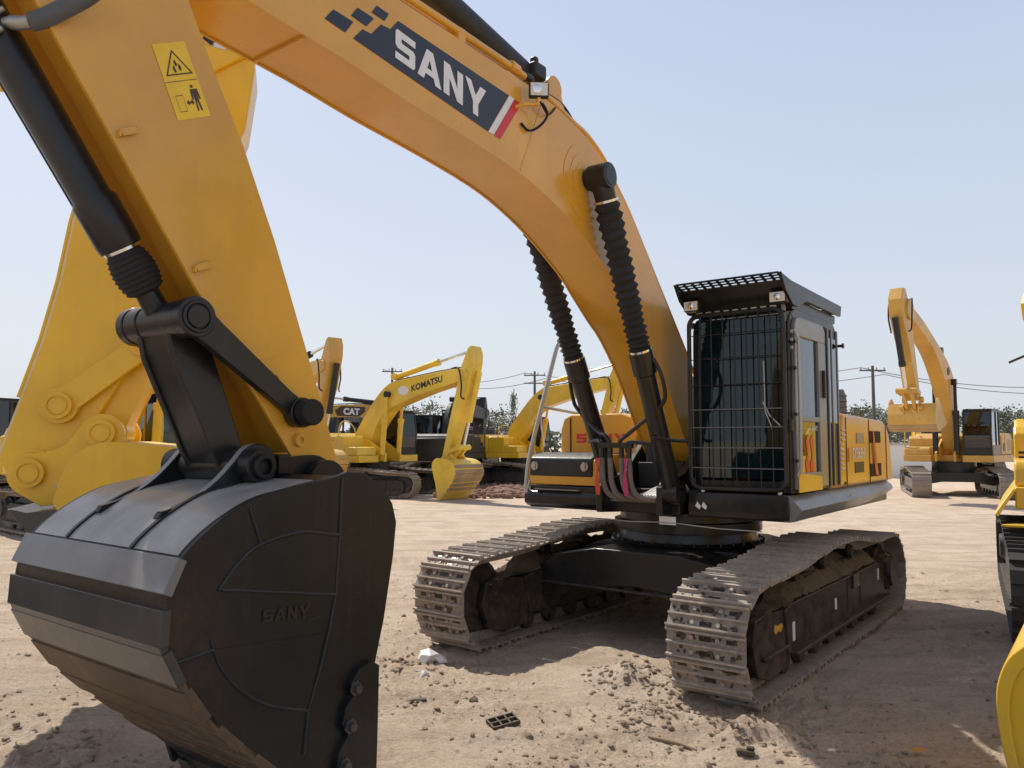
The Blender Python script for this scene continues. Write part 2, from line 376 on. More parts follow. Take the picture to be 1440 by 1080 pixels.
def block_letters(word, name, mat, parent, o, ex, ey, h, gap=.14, wscale=1):
    o = Vector(o); ex = Vector(ex).normalized(); ey = Vector(ey).normalized(); mb = MB(); x = 0
    for ch in word:
        polys, w = LET[ch]
        for p in polys: mb.flat([o + ex * ((x + a * wscale) * h) + ey * (b * h) for a, b in p])
        x += (w + gap) * wscale
    return mb.build(name, mat, parent, smooth=0, recalc=False)
def lerp2(a, b, t): return (a[0] + (b[0] - a[0]) * t, a[1] + (b[1] - a[1]) * t)

# ------------------------------------------------------------------ ground
def hgt(x, y):
    d = hypot(x, y)
    p = Vector((x, y, 0))
    near = max(0, min(1, (34 - d) / 20))
    h = .045 * noise.noise(p * .45) * near
    h += .022 * noise.noise(p * 1.7) * near
    r = noise.noise(Vector((x * .25 + 3, y * 2.3, 1.0)))
    h += .022 * r * near + .012 * noise.noise(Vector(((x * .8 + y * .6) * .4, (y * .8 - x * .6) * 5.5, 2.0))) * near
    if d < 16:
        k = max(0, min(1, (16 - d) / 8))
        rough = max(0, noise.noise(p * .8 + Vector((5, 2, 0))) + .25)
        f = noise.noise(p * 9) * .5 + noise.noise(p * 21) * .35 + noise.noise(p * 47) * .22
        h += k * (.014 + .034 * rough) * f
        lump = max(0, noise.noise(p * 14 + Vector((9, 1, 4))) - .18)
        h += k * .07 * lump * (.3 + rough)
    for bx_, by_, bd_ in TREADS:   # grouser prints left by passing tracks
        sx_, sy_ = x - bx_, y - by_; s_ = sx_ * cos(bd_) + sy_ * sin(bd_); t_ = abs(-sx_ * sin(bd_) + sy_ * cos(bd_))
        if t_ < .36 and d < 26:
            mk = min(1, (.36 - t_) / .08) * max(0, min(1, .55 + 1.6 * noise.noise(Vector((x * .5, y * .5, 4)))))
            h += mk * (.014 * sin(s_ * 2 * pi / .21) - .018)
    for mx_, my, rr, hh in MOUNDS:
        q = ((x - mx_) ** 2 + (y - my) ** 2) / (rr * rr)
        if q < 4: h += hh * math.exp(-q * 1.6) * (.75 + .9 * noise.noise(p * 6))
    return h - .012
TREADS = [(4.0, 11.2, .12), (4.0, 13.6, .10), (-4, 11.5, .05), (0, 17.5, .02), (-1.2, 5.6, 1.9), (6, 15.5, .3)]
MOUNDS = [(1.55, 5.35, .34, .13), (1.05, 5.75, .3, .07), (.95, 6.6, .32, .13), (1.5, 6.2, .4, .05), (-2.7, 4.7, .7, .05), (-3.4, 5.6, .6, .05),
          (-1.0, 7.0, .3, .04), (2.2, 4.75, .35, .05), (0.4, 4.6, .5, .04)]
rs = [0.0, .4, .8, 1.2, 1.6]; r = 2.0
while r < 14: rs.append(r); r *= 1.0060
while r < 60: rs.append(r); r *= 1.03
while r < 1500: rs.append(r); r *= 1.16
angs = []; a = -38.0
while a < 38.01: angs.append(a); a += .2
a = 38.0
while a < 322 - 3: a += 4; angs.append(a)
g = MB(); n = len(angs)
for r in rs[1:]:
    for a in angs:
        x = r * sin(radians(a)); y = r * cos(radians(a)); g.v.append((x, y, hgt(x, y) if r < 60 and abs(a) < 38.2 else -.012))
R_ = len(rs) - 1
for i in range(R_ - 1):
    for k in range(n):
        k2 = (k + 1) % n; g.f.append((i * n + k, i * n + k2, (i + 1) * n + k2, (i + 1) * n + k))
g.f.append(list(range(n))); g.mi = [0] * len(g.f)
gr = g.build('ground', 'soil', smooth=180); gr['kind'] = 'structure'
# clods and grit lying loose on the soil: nobody could count them
cl = MB(); rnd = random.Random(3)
ico = bmesh.new(); bmesh.ops.create_icosphere(ico, subdivisions=1, radius=1); IV = [v.co.copy() for v in ico.verts]; IF = [[v.index for v in f.verts] for f in ico.faces]; ico.free()
def clod(mb, x, y, s, rnd, z=None):
    k = Vector((rnd.uniform(.7, 1.4), rnd.uniform(.7, 1.4), rnd.uniform(.5, .9))); sd_ = Vector((rnd.random() * 9, rnd.random() * 9, rnd.random() * 9)); a = rnd.random() * 6.3
    z = hgt(x, y) + s * .15 if z is None else z
    vs = []
    for v in IV:
        q = v * (1 + .55 * noise.noise(v * 1.6 + sd_)); q = Vector((q.x * k.x, q.y * k.y, q.z * k.z)) * s
        vs.append((x + q.x * cos(a) - q.y * sin(a), y + q.x * sin(a) + q.y * cos(a), z + q.z))
    mb.add(vs, IF)
for i in range(16000):
    d = 2.6 * (14 / 2.6) ** rnd.random(); a = radians(rnd.uniform(-37, 37)); x = d * sin(a); y = d * cos(a)
    w = noise.noise(Vector((x * .8 + 5, y * .8 + 2, 0))) + .35
    if rnd.random() > w + .15: continue
    clod(cl, x, y, .0042 * (1 / max(.03, rnd.random())) ** .55 * rnd.uniform(.7, 1.1) * (.85 + d * .02), rnd)
for mx_, my, rr, hh in MOUNDS:
    for i in range(int(150 * rr / .35 if hh > .06 else 60)):
        x = rnd.gauss(mx_, rr * .6); y = rnd.gauss(my, rr * .6); clod(cl, x, y, rnd.uniform(.006, .026), rnd)
o = cl.build('soil_clods', 'clod', smooth=0); o['kind'] = 'stuff'; tag(o, 'loose clods and grit of dry pale soil over the yard', 'soil')
sw = MB()
for i in range(700):
    d = 2.8 * (12 / 2.8) ** rnd.random(); a = radians(rnd.uniform(-36, 36)); x = d * sin(a); y = d * cos(a)
    if noise.noise(Vector((x * .6, y * .6, 7))) < -.05: continue
    t = rnd.random() * 6.3; L = rnd.uniform(.015, .06); z = hgt(x, y) + .006
    sw.flat([(x - cos(t) * L, y - sin(t) * L, z), (x + .003, y - .003, z + .004), (x + cos(t) * L, y + sin(t) * L, z + rnd.uniform(0, .012)), (x - .003, y + .003, z + .004)])
o = sw.build('dry_straw', 'wood', smooth=0, recalc=False); o['kind'] = 'stuff'; tag(o, 'scattered bits of dry straw and splinters on the soil', 'straw')
gv = MB()
for i in range(900):
    x = rnd.uniform(-2.6, 3.2); y = rnd.uniform(27, 33); clod(gv, x, y, rnd.uniform(.05, .16), rnd, z=rnd.uniform(-.02, .12))
o = gv.build('gravel_bank', 'gravel', smooth=0); o['kind'] = 'stuff'; tag(o, 'low bank of pinkish rubble beyond the main excavator', 'rubble')

# ------------------------------------------------------------------ shared excavator pieces
BK = [(5.26, 1.77), (5.35, 1.745), (5.49, 1.725), (5.63, 1.70), (5.76, 1.675), (5.88, 1.625), (6.01, 1.545), (6.11, 1.455), (6.155, 1.36), (6.18, 1.28), (6.18, 1.19), (6.155, 1.08), (6.08, .93), (5.96, .755), (5.79, .59), (5.6, .415), (5.42, .25), (5.27, .10)]
BF = [(5.12, .10), (5.12, .34), (5.10, .59), (5.07, .80), (5.01, 1.02), (4.95, 1.33), (4.93, 1.50), (4.96, 1.60), (5.02, 1.67), (5.10, 1.73), (5.17, 1.765)]
BPIN = (5.10, 1.70)
def bucket(parent, mat, strip_mat, pin, th, k, hw, detail=2, label=None):
    """side plates, wrapper, wear strips, lip, teeth and hinge ears; laid out around its hinge pin"""
    c, s_ = cos(th), sin(th)
    def T(p): x, z = (p[0] - BPIN[0]) * k, (p[1] - BPIN[1]) * k; return (pin[0] + x * c - z * s_, pin[1] + x * s_ + z * c)
    back = [T(p) for p in smooth2(BK, 3)]; front = [T(p) for p in BF]
    mb = MB()
    for sg in (-1, 1): mb.prism(back + front, sg * hw, sg * (hw - .035 * k))
    cen = T((5.45, 1.0))
    inner = [lerp2(p, cen, .035) for p in back]
    mb.prism(back[2:] + inner[2:][::-1], -hw + .03 * k, hw - .03 * k)
    b = mb.build('bucket', mat, parent, bevel=.006 if detail > 1 else 0)
    def strip(p0, p1, w, t=.013, nm='wear_strip', mt=strip_mat):
        a = T(p0); e = T(p1); dx, dz = e[0] - a[0], e[1] - a[1]; L = hypot(dx, dz); nx, nz = -dz / L, dx / L
        q = [(a[0] - nx * .03, a[1] - nz * .03), (e[0] - nx * .03, e[1] - nz * .03), (e[0] + nx * t, e[1] + nz * t), (a[0] + nx * t, a[1] + nz * t)]
        return MB().prism(q, -w, w).build(nm, mt, b, bevel=.004 if detail > 1 else 0)
    ST = [((6.125, 1.45), (6.187, 1.315)), ((6.187, 1.255), (6.195, 1.11)), ((6.18, 1.085), (6.11, .945)), ((6.085, .915), (5.99, .775)), ((5.94, .725), (5.83, .615)), ((5.76, .555), (5.66, .465)), ((5.60, .41), (5.50, .32))]
    for i, (p0, p1) in enumerate(ST if detail > 1 else ST[:6]): strip(p0, p1, hw + (.010 * k if i < 3 else .002), mt=(('strip_grey', 'bucket_strip', 'bucket_strip', 'rusty', 'rusty', 'rusty', 'rusty')[i] if strip_mat == 'bucket_strip' else strip_mat))
    if strip_mat == 'bucket_strip':
        for p0, p1 in (((6.195, 1.115), (6.185, 1.08)), ((6.12, .95), (6.08, .91)), ((5.985, .78), (5.935, .715)), ((5.835, .62), (5.755, .55)), ((5.665, .47), (5.595, .405))): strip(p0, p1, hw, .004, 'back_plate', 'rusty' if p0[1] < 1 else strip_mat)
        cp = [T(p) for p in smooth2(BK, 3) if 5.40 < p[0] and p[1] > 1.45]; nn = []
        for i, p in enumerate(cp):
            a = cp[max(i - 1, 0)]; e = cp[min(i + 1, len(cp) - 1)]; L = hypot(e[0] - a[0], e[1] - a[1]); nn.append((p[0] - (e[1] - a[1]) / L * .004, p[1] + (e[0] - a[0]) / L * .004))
        MB().prism(nn + [lerp2(p, T((5.45, 1.0)), .01) for p in cp[::-1]], -hw + .04, hw - .04).build('crown_glare_sheet', 'crown', b)  # thin sheet carrying the painted sun glare over the black wrapper
    # lip and teeth
    mb = MB(); mb.prism([T(p) for p in [(5.30, .135), (5.24, .04), (5.10, .0), (5.10, .06), (5.2, .12)]], -hw - .01, hw + .01); mb.build('lip', strip_mat, b)
    for i in range(5):
        y = (-1 + i * .5) * (hw - .1); mb = MB()
        P0 = [T(p) for p in [(5.31, .10), (5.22, -.07), (5.19, -.07), (5.11, .06)]]
        mb.prism(P0, y - .06 * k, y + .06 * k); mb.build('tooth', strip_mat, b, bevel=.008)
    # ears
    ear = [(6.0, 1.57)] + smooth2([(5.98, 1.60), (5.89, 1.625), (5.80, 1.665), (5.70, 1.735), (5.61, 1.825), (5.56, 1.88), (5.49, 1.905), (5.41, 1.88), (5.36, 1.83), (5.24, 1.84), (5.10, 1.84), (4.98, 1.76), (4.97, 1.64), (5.05, 1.56)], 3) + [(5.3, 1.60), (5.7, 1.56)]
    for sg in (-1, 1):
        mb = MB(); mb.prism([T(p) for p in ear], sg * .255 * k, sg * .305 * k); e = mb.build('hinge_ear', mat, b, bevel=.006 if detail > 1 else 0)
        if strip_mat == 'bucket_strip':
            up = [T(p) for p in ear[1:22]]; q = MB()
            rows = []
            for i, p in enumerate(up):
                a_ = up[max(i - 1, 0)]; e_ = up[min(i + 1, len(up) - 1)]; L_ = hypot(e_[0] - a_[0], e_[1] - a_[1]); nx_, nz_ = -(e_[1] - a_[1]) / L_, (e_[0] - a_[0]) / L_
                if nz_ < 0: nx_, nz_ = -nx_, -nz_
                rows.append([(p[0] + nx_ * .002, sg * .258, p[1] + nz_ * .002), (p[0] + nx_ * .002, sg * .302, p[1] + nz_ * .002)])
            q.grid(rows).build('worn_or_lit_edge', 'strip_grey', e, recalc=False)  # sunlit top edges of the ears painted on as a pale strip
        p2 = T((5.525, 1.795)); pa = T(BPIN)
        mb = MB(); mb.cyl((p2[0], sg * .30 * k, p2[1]), (p2[0], sg * .40 * k, p2[1]), .085 * k, 28); mb.ring((p2[0], sg * .40 * k, p2[1]), (p2[0], sg * .43 * k, p2[1]), .038 * k, .060 * k, 28)
        mb.build('pin_collar', mat, b, bevel=.006 if detail > 1 else 0); MB().cyl((pa[0], sg * .30 * k, pa[1]), (pa[0], sg * .38 * k, pa[1]), .12 * k, 28).build('pin_boss', mat, b, bevel=.006 if detail > 1 else 0)
        if detail > 1:
            d = T((5.385, 1.80)); MB().box((d[0], sg * .345, d[1]), (.07, .08, .10)).build('pin_lock', mat, b, bevel=.01)
    return b, T

def track_path(L=2.0, r=.46, z0=0.0, sag=True):
    P = [(-2.05, 0), (-1.2, 0), (0, 0), (1.2, 0), (2.05, 0.0), (2.27, .06), (2.42, .22), (2.475, .46), (2.43, .67), (2.27, .835), (2.0, .885), (1.6, .90), (1.2, .92), (.75, .96), (.25, 1.0), (-.34, 1.0), (-.85, .945), (-1.25, .90), (-1.7, .895), (-2.1, .87), (-2.32, .74), (-2.45, .52), (-2.46, .36), (-2.38, .16), (-2.24, .04)]
    return P
def resample(P, n):
    P = smooth2(P + [P[0]], 6); D = [0]
    for i in range(len(P) - 1): D.append(D[-1] + hypot(P[i + 1][0] - P[i][0], P[i + 1][1] - P[i][1]))
    out = []; j = 0
    for k in range(n):
        t = D[-1] * k / n
        while D[j + 1] < t: j += 1
        f = (t - D[j]) / (D[j + 1] - D[j] + 1e-9); out.append((lerp2(P[j], P[j + 1], f), atan2(P[j + 1][1] - P[j][1], P[j + 1][0] - P[j][0])))
    return out, D[-1] / n
def shoe_mb(mb, w, pitch, detail=True):
    """one triple-grouser shoe; x along travel, z outward (down at the bottom run)"""
    L = pitch * .95
    mb.box((0, 0, -.008), (L, w, .014))
    if detail: mb.cur = 3
    for x, h in ((-L / 2 + .012, .034), (0, .026), (L / 2 - .012, .034)):
        mb.prism([(x - .014, -.012), (x + .014, -.012), (x + .007, -.012 - h), (x - .007, -.012 - h)], -w / 2, w / 2)
    mb.cur = 0
    if detail:
        mb.cur = 3
        for x in (-L / 4, L / 4):
            for y in (-.10, .10): mb.cyl((x, y, -.012), (x, y, -.034), .017, 6)
        mb.cur = 1
        for x in (-L / 4, L / 4): mb.box((x, 0, -.0165), (.034, .09, .006))
        mb.box((L / 4, .19, -.0165), (.03, .06, .006)); mb.box((L / 4, -.19, -.0165), (.03, .06, .006))
        mb.cur = 0
SHOE = {}
def hero_track(parent, vc, nshoe, sgn, w=.6):
    path, pitch = resample(track_path(), nshoe)
    mb = MB()
    for (x, z), an in path:
        # chain links just inside the shoes
        nx, nz = -sin(an), cos(an)
        for dy in (-.085, .085): mb.box((x + nx * .085, vc + dy, z + nz * .085), (pitch * 1.02, .045, .10), Matrix.Rotation(-an, 3, 'Y'))
    ch = mb.build('crawler_track', 'track', parent)
    if 'm' not in SHOE:
        SHOE['m'] = []
        for k in range(5):
            q = MB(); shoe_mb(q, w, pitch); rk = random.Random(40 + k); q.cur = 2
            for i in range((6, 14, 22, 34, 48)[k]):
                x = rk.choice((-.05, .05)) + rk.gauss(0, .012); y = rk.gauss(rk.choice((-.18, .02, .2)), .07)
                if abs(y) < w / 2 - .03: clod(q, x, y, rk.uniform(.006, .020), rk, z=-.018)
            me = q.mesh('track_shoe', ['track', 'decal_black', 'mud', 'track_edge'], 30); SHOE['m'].append(bpy.data.objects.new('track_shoe', me)); 
        SHOE['u'] = set()
    rr = random.Random(int(vc * 10) + 3)
    for (x, z), an in path:
        k = rr.randrange(5); ob = SHOE['m'][k]
        if k in SHOE['u']: ob = ob.copy()
        SHOE['u'].add(k)
        COL.objects.link(ob); ob.parent = ch
        nx, nz = -sin(an), cos(an)
        ob.location = (x + nx * .046, vc + rr.uniform(-.007, .007), z + nz * .046); ob.rotation_euler = (rr.uniform(-.006, .006), -an + rr.uniform(-.035, .035), rr.uniform(-.008, .008))
    return ch
def simple_track(parent, vc, nshoe, w=.6, mat='track'):
    path, pitch = resample(track_path(), nshoe); mb = MB()
    for (x, z), an in path:
        nx, nz = -sin(an), cos(an); R = Matrix.Rotation(-an, 3, 'Y')
        mb.box((x + nx * .05, vc, z + nz * .05), (pitch * .96, w, .03), R)
        mb.box((x + nx * .02, vc, z + nz * .02), (.03, w, .05), R)
        mb.box((x + nx * .11, vc, z + nz * .11), (pitch, .22, .1), R)
    return mb.build('crawler_track', mat, parent)
def track_frame(parent, vc, out, mat, hero=False):
    f = MB(); y0 = vc - .2; y1 = vc + .2
    yo = vc + out * .21; yi = vc - out * .21
    f.prism([(1.32, .20), (1.40, .56), (1.25, .60), (.6, .60), (-1.55, .60), (-1.75, .54), (-1.82, .20)], min(yo, yi), max(yo, yi))
    f.box((-.25, vc + out * .235, .215), (3.12, .09, .035))
    f.prism([(1.25, .62), (.9, .74), (-1.2, .74), (-1.6, .62)], vc - .1, vc + .1)
    fr = f.build('track_frame', mat, parent, bevel=.012 if hero else 0)
    # front idler yoke, idler wheel, sprocket with hub, rollers
    y = MB(); y.prism([(1.33, .12), (1.33, .56), (1.75, .60), (1.98, .58), (2.05, .40), (1.95, .16), (1.7, .08)], vc + out * .12, vc + out * .19); y.box((1.62, vc + out * .2, .28), (.55, .05, .03))
    y.prism([(1.33, .12), (1.33, .56), (1.75, .60), (1.98, .58), (2.05, .40), (1.95, .16), (1.7, .08)], vc - out * .12, vc - out * .19)
    y.build('idler_guard', mat, fr, bevel=.01 if hero else 0)
    w = MB(); w.lathe((1.98, vc - .10, .445), (1.98, vc + .10, .445), [(0, .10), (0, .30), (.03, .33), (.05, .36), (.15, .36), (.17, .33), (.2, .30), (.2, .10)], 32); w.build('idler_wheel', mat, fr)
    sp = MB(); poly = []
    for i in range(42):
        a = 2 * pi * i / 42; rr = .40 if i % 2 else .33; poly.append((-1.99 + rr * cos(a), .46 + rr * sin(a)))
    sp.prism(poly, vc - .05, vc + .05)
    sp.lathe((-1.99, vc - out * .1, .46), (-1.99, vc + out * .27, .46), [(0, .26), (.2, .26), (.22, .22), (.3, .21), (.33, .17), (.37, .16)], 32)
    for i in range(12):
        a = 2 * pi * i / 12; x, z = -1.99 + .19 * cos(a), .46 + .19 * sin(a)
        if hero: sp.cyl((x, vc + out * .19, z), (x, vc + out * .225, z), .018, 6)
    sp.build('drive_sprocket', mat, fr)
    for i in range(8 if hero else 6):
        x = -1.5 + i * (2.8 / (7 if hero else 5)); m = MB(); m.lathe((x, vc - .17, .155), (x, vc + .17, .155), [(0, .10), (.05, .115), (.11, .085), (.23, .085), (.29, .115), (.34, .10)], 16); m.build('roller', mat, fr)
    for x in ((.95, .15, -.75) if hero else (.6, -.6)):
        m = MB(); m.lathe((x, vc - .16, .80), (x, vc + .16, .80), [(0, .06), (.03, .075), (.1, .06), (.22, .06), (.29, .075), (.32, .06)], 16); m.bar((x, vc - .05, .62), (x, vc - .05, .78), .07, .09); m.build('carrier_roller', mat, fr)
    return fr
def mud_pile(parent, vc, out):
    rows = []
    for i in range(150):
        u = 1.95 - 3.75 * i / 149; row = []
        for k in range(18):
            t = k / 17; y = vc + out * .204 * t
            base = .80 - .180 * t ** 1.2
            if u > 1.2: base = base - min(1, (u - 1.2) / .12) * (base - .605) - max(0, u - 1.6) * .12
            if u < -1.4: base -= (-1.4 - u) * .35
            q = Vector((u * 3.2, y * 5, vc)); am = 1 - .6 * t; h = base + am * (.04 * noise.noise(q) + .03 * noise.noise(q * 3)) + .018 * noise.noise(q * 9) + .010 * noise.noise(q * 22)
            row.append((u, y, h))
        rows.append(row)
    return MB().grid(rows).build('mud_deposit', 'mud', parent, smooth=60, recalc=False)

# ------------------------------------------------------------------ the main orange excavator
A0 = .65912
UX, UY = -sin(A0), -cos(A0); VX, VY = cos(A0), -sin(A0)
HO = (1.8513, 8.5309)
HEAD = atan2(UY, UX)
ex = thing('excavator', 'large orange excavator with black bucket and caged black cab, nearest and biggest in the yard', 'excavator', (HO[0], HO[1], 0), HEAD, 'excavators parked in the yard')
def wpt(u, v): return (HO[0] + UX * u + VX * v, HO[1] + UY * u + VY * v)
for sgn in (-1, 1):
    hero_track(ex, sgn * 1.295, 50, sgn)
    fr = track_frame(ex, sgn * 1.295, sgn, 'undercarriage', True)
    mud_pile(fr, sgn * 1.295, sgn)
    if sgn < 0: mud_pile(fr, sgn * 1.295, -sgn)
    if sgn > 0:
        MB().prism([(1.62, .44), (1.58, .41), (1.53, .43), (1.47, .41), (1.42, .45), (1.46, .48), (1.53, .47), (1.6, .49)], 1.295 + .193, 1.295 + .196).build('orange_sticker', 'orange', fr)
        for u, z0, z1 in ((1.22, .3, .45), (.05, .36, .46), (-1.52, .42, .54)): MB().box((u, 1.508, (z0 + z1) / 2), (.05, .006, z1 - z0)).build('white_label', 'decal_white', fr)
        for u in (-.35, -.8): MB().box((u, 1.507, .40), (.012, .01, .36)).build('weld_seam', 'charcoal', fr)
        mb = MB(); mb.box((-.62, 1.49, .53), (.22, .07, .13)); mb.build('step_box', 'black', fr, bevel=.01)
# car body between the tracks
cb = MB()
ft = [(-1.12, .66), (-.9, .79), (-.45, .875), (.45, .875), (.9, .79), (1.12, .66), (1.12, .34), (.95, .36), (.5, .50), (0, .54), (-.5, .50), (-.95, .36), (-1.12, .34)]
cb.prism(ft, .55, 1.12, 'x'); cb.prism(ft, -1.12, -.55, 'x')
cb.prism([(-.95, .80), (-.75, .87), (.75, .87), (.95, .80), (.95, .42), (.6, .46), (-.6, .46), (-.95, .42)], -.56, .56, 'x')
cbo = cb.build('car_body', 'black', ex, bevel=.015)
MB().box((1.13, -.02, .50), (.035, 2.1, .02)).build('weld_flange', 'charcoal', cbo)
sr = MB(); sr.lathe((0, 0, .87), (0, 0, 1.22), [(0, .78), (.03, .80), (.05, .72), (.14, .70), (.15, .76), (.24, .76), (.25, .70), (.35, .70)], 64)
for i in range(36):
    a = 2 * pi * i / 36; sr.cyl((.765 * cos(a), .765 * sin(a), .90), (.765 * cos(a), .765 * sin(a), .935), .016, 6)
sr.build('slew_ring', 'black', ex)
# upper deck
dk = MB()
dk.prism([(.95, .46), (.95, 1.42), (-2.5, 1.40), (-2.5, -1.38), (.93, -1.38), (.93, -.42), (.75, -.36), (.75, .40)], 1.22, 1.45, 'z')
deck = dk.build('deck', 'black', ex, bevel=.012)
fb = MB(); fb.prism([(.55, 1.24), (1.02, 1.235), (1.04, 1.30), (1.02, 1.46), (.55, 1.46)], .50, 1.43); fb.build('front_beam', 'black', deck, bevel=.012)
rb = MB(); rb.prism([(.60, 1.235), (.93, 1.235), (.985, 1.27), (.985, 1.36), (.95, 1.40), (.60, 1.40)], -1.42, -.42); rb.build('front_beam', 'black', deck, bevel=.02)
sk = MB()
def sksec(u, dz, dv): return [(u, 1.38, 1.455 + dz * .3), (u, 1.425 + dv, 1.455 + dz * .3), (u, 1.535 + dv, 1.335 + dz * .5), (u, 1.46 + dv, 1.232 + dz), (u, 1.38, 1.232 + dz)]
sk.loft([sksec(1.02, 0, 0), sksec(-1.2, .02, -.005), sksec(-2.35, .07, -.03), sksec(-2.58, .12, -.09)])
sk.build('side_skirt', 'grey', deck, bevel=.008)
MB().box((-.62, 1.50, 1.388), (.03, .006, .10), Matrix.Rotation(radians(-42), 3, 'X')).build('white_label', 'decal_white', deck)
lbl = MB().box((1.045, .30, 1.18), (.004, .17, .075)).build('tag_plate', 'white', deck)
MB().tube([(1.05, -.38, 1.16), (1.06, -.1, 1.15), (1.055, .2, 1.16), (1.045, .4, 1.16), (1.06, .8, 1.14), (1.06, 1.2, 1.14)], .006, 6).build('cable', 'galv', deck)
for y in (.60, .66): MB().prism([(y - .02, 1.33), (y + .02, 1.30), (y + .035, 1.33), (y, 1.37)], 1.042, 1.046, 'x').build('white_mark', 'decal_white', deck)
# boom foot bracket
for sg in (-1, 1):
    MB().prism([(-.35, 1.45), (-.2, 1.85), (.05, 2.05), (.3, 1.98), (.75, 1.62), (1.25, 1.50), (1.25, 1.24), (.9, 1.22)], sg * .29, sg * .35).build('boom_bracket', 'black', deck, bevel=.008)
MB().box((.98, .02, 1.30), (.18, .84, .12)).build('cross_member', 'black', deck, bevel=.01)
MB().box((1.075, -.05, 1.345), (.02, .5, .012)).build('worn_or_lit_edge', 'galv', deck)
# swing motors and valve block inside
vb = MB(); vb.box((.35, .0, 1.58), (.5, .5, .25)); vb.box((.2, .15, 1.75), (.3, .2, .2)); vb.cyl((.45, -.12, 1.6), (.45, -.12, 1.9), .1, 16); vb.build('valve_block', 'charcoal', deck, bevel=.01)
# right side tank with red letters
tk = MB(); tk.prism([(-.45, 1.45), (-.45, 2.08), (-.50, 2.18), (-.62, 2.22), (-1.28, 2.22), (-1.38, 2.17), (-1.42, 2.05), (-1.42, 1.45)], -1.0, .28, 'x')
tank = tk.build('fuel_tank', 'orange', ex, bevel=.025, seg=3)
MB().box((.284, -1.28, 1.82), (.012, .012, .72)).build('panel_gap', 'charcoal', tank)
block_letters('SANY', 'red_lettering', 'decal_red', tank, (.2855, -1.20, 1.90), (0, 1, 0), (0, 0, 1), .10, gap=.2, wscale=1.35)
# rear right body behind the tank
hb = MB(); hb.prism([(-1.42, 1.45), (-1.42, 2.12), (-1.36, 2.2), (.4, 2.2), (.44, 1.45)], -2.5, -1.0, 'x'); hb.build('pump_cover', 'orange_dull', ex, bevel=.02)
# toolbox steps
tb = MB(); tb.prism([(.28, 1.46), (.28, 1.78), (.80, 1.78), (.90, 1.72), (.905, 1.50), (.905, 1.46)], -1.40, -.52)
tbo = tb.build('toolbox', 'orange', ex, bevel=.012)
lid = MB(); lid.prism([(.30, 1.565), (.30, 1.795), (.81, 1.795), (.915, 1.74), (.925, 1.66), (.92, 1.55), (.8, 1.55)], -1.39, -.60); lid.build('toolbox_lid', 'charcoal', tbo, bevel=.02, seg=3)
for y in (-1.31, -.68):
    l = MB(); l.ring((.92, y, 1.655), (.945, y, 1.655), .02, .045, 20); l.box((.945, y, 1.655), (.02, .03, .09)); l.build('latch', 'galv', tbo)
MB().box((.955, -1.0, 1.415), (.06, .55, .012)).build('step_tread', 'grey', tbo)
# handrail at the right front
rl = [(.90, -1.44, 1.33), (.89, -1.45, 1.50), (.82, -1.45, 1.80), (.60, -1.45, 2.32), (.32, -1.45, 2.97), (.26, -1.45, 3.03), (.16, -1.45, 3.03), (.0, -1.43, 2.95), (-.1, -1.42, 2.75), (-.14, -1.42, 2.2)]
rail = MB().tube(cat_rom(rl, 5), .026, 10).build('handrail', 'galv', ex)
MB().tube([(.60, -1.45, 2.30), (.35, -1.44, 2.28), (-.12, -1.42, 2.24)], .017, 8).build('rail_brace', 'galv', rail)
m = MB(); m.tube([(.62, -1.45, 2.22), (.68, -1.40, 2.05), (.72, -1.33, 1.86)], .008, 6); m.build('rail_wire', 'white', rail)
MB().tube([(.93, -1.42, 1.36), (.96, -1.38, 1.42), (.95, -1.36, 1.5)], .014, 8).build('rail_foot', 'galv', rail)
# engine hood and counterweight
hd = MB(); hp = [(-.07, 1.46), (-.19, 1.92), (-.44, 2.04), (-.47, 2.13), (-.50, 2.2), (-2.12, 2.155), (-2.28, 2.11), (-2.40, 2.0), (-2.47, 1.8), (-2.54, 1.46)]
hd.prism(hp, .46, 1.47); hood = hd.build('engine_hood', 'orange_dull', ex, bevel=.035, seg=3)
MB().box((-1.45, .0, 1.83), (2.1, .9, .74)).build('engine_deck', 'charcoal', hood, bevel=.03)
mb = MB()
for u in (-.58, -1.47, -2.22): mb.box((u, 1.474, 1.81), (.014, .004, .70))
mb.build('panel_gap', 'charcoal', hood)
for i in range(9):
    z = 1.63 + i * .048; u0 = -.41 if z > 1.9 else -.36
    MB().prism([(z, 1.469), (z + .03, 1.469), (z + .008, 1.49)], u0 - .12, u0, 'x').build('louver', 'orange', hood)
hood_louv = [c for c in hood.children if c.name.startswith('louver')]
for l in hood_louv:   # prism axis x uses (y,z): swap
    for v in l.data.vertices: v.co = (v.co.x, v.co.z, v.co.y)
for z0, z1 in ((1.90, 2.03), (1.53, 1.67)):
    gm = MB(); gm.box((-1.72, 1.472, (z0 + z1) / 2), (.46, .008, z1 - z0)); go = gm.build('grille', 'mesh_dark', hood)
    bm_ = MB()
    for i in range(7): bm_.box((-1.72, 1.478, z0 + .012 + i * (z1 - z0 - .02) / 6), (.45, .006, .006))
    for i in range(14): bm_.box((-1.93 + i * .0325, 1.4785, (z0 + z1) / 2), (.004, .005, z1 - z0))
    bm_.build('grille_bars', 'charcoal', go)
MB().prism([(-1.63, 2.03), (-1.58, 2.03), (-1.60, 1.85), (-1.66, 1.55), (-1.80, 1.535), (-1.72, 1.72)], 1.4835, 1.4865).build('red_swoosh', 'decal_red', hood)
MB().box((-1.05, 1.4735, 1.645), (.34, .005, .11)).build('grey_plate', 'charcoal', hood)
MB().box((-1.10, 1.4735, 1.95), (.28, .005, .11)).build('grey_plate', 'grey', hood)
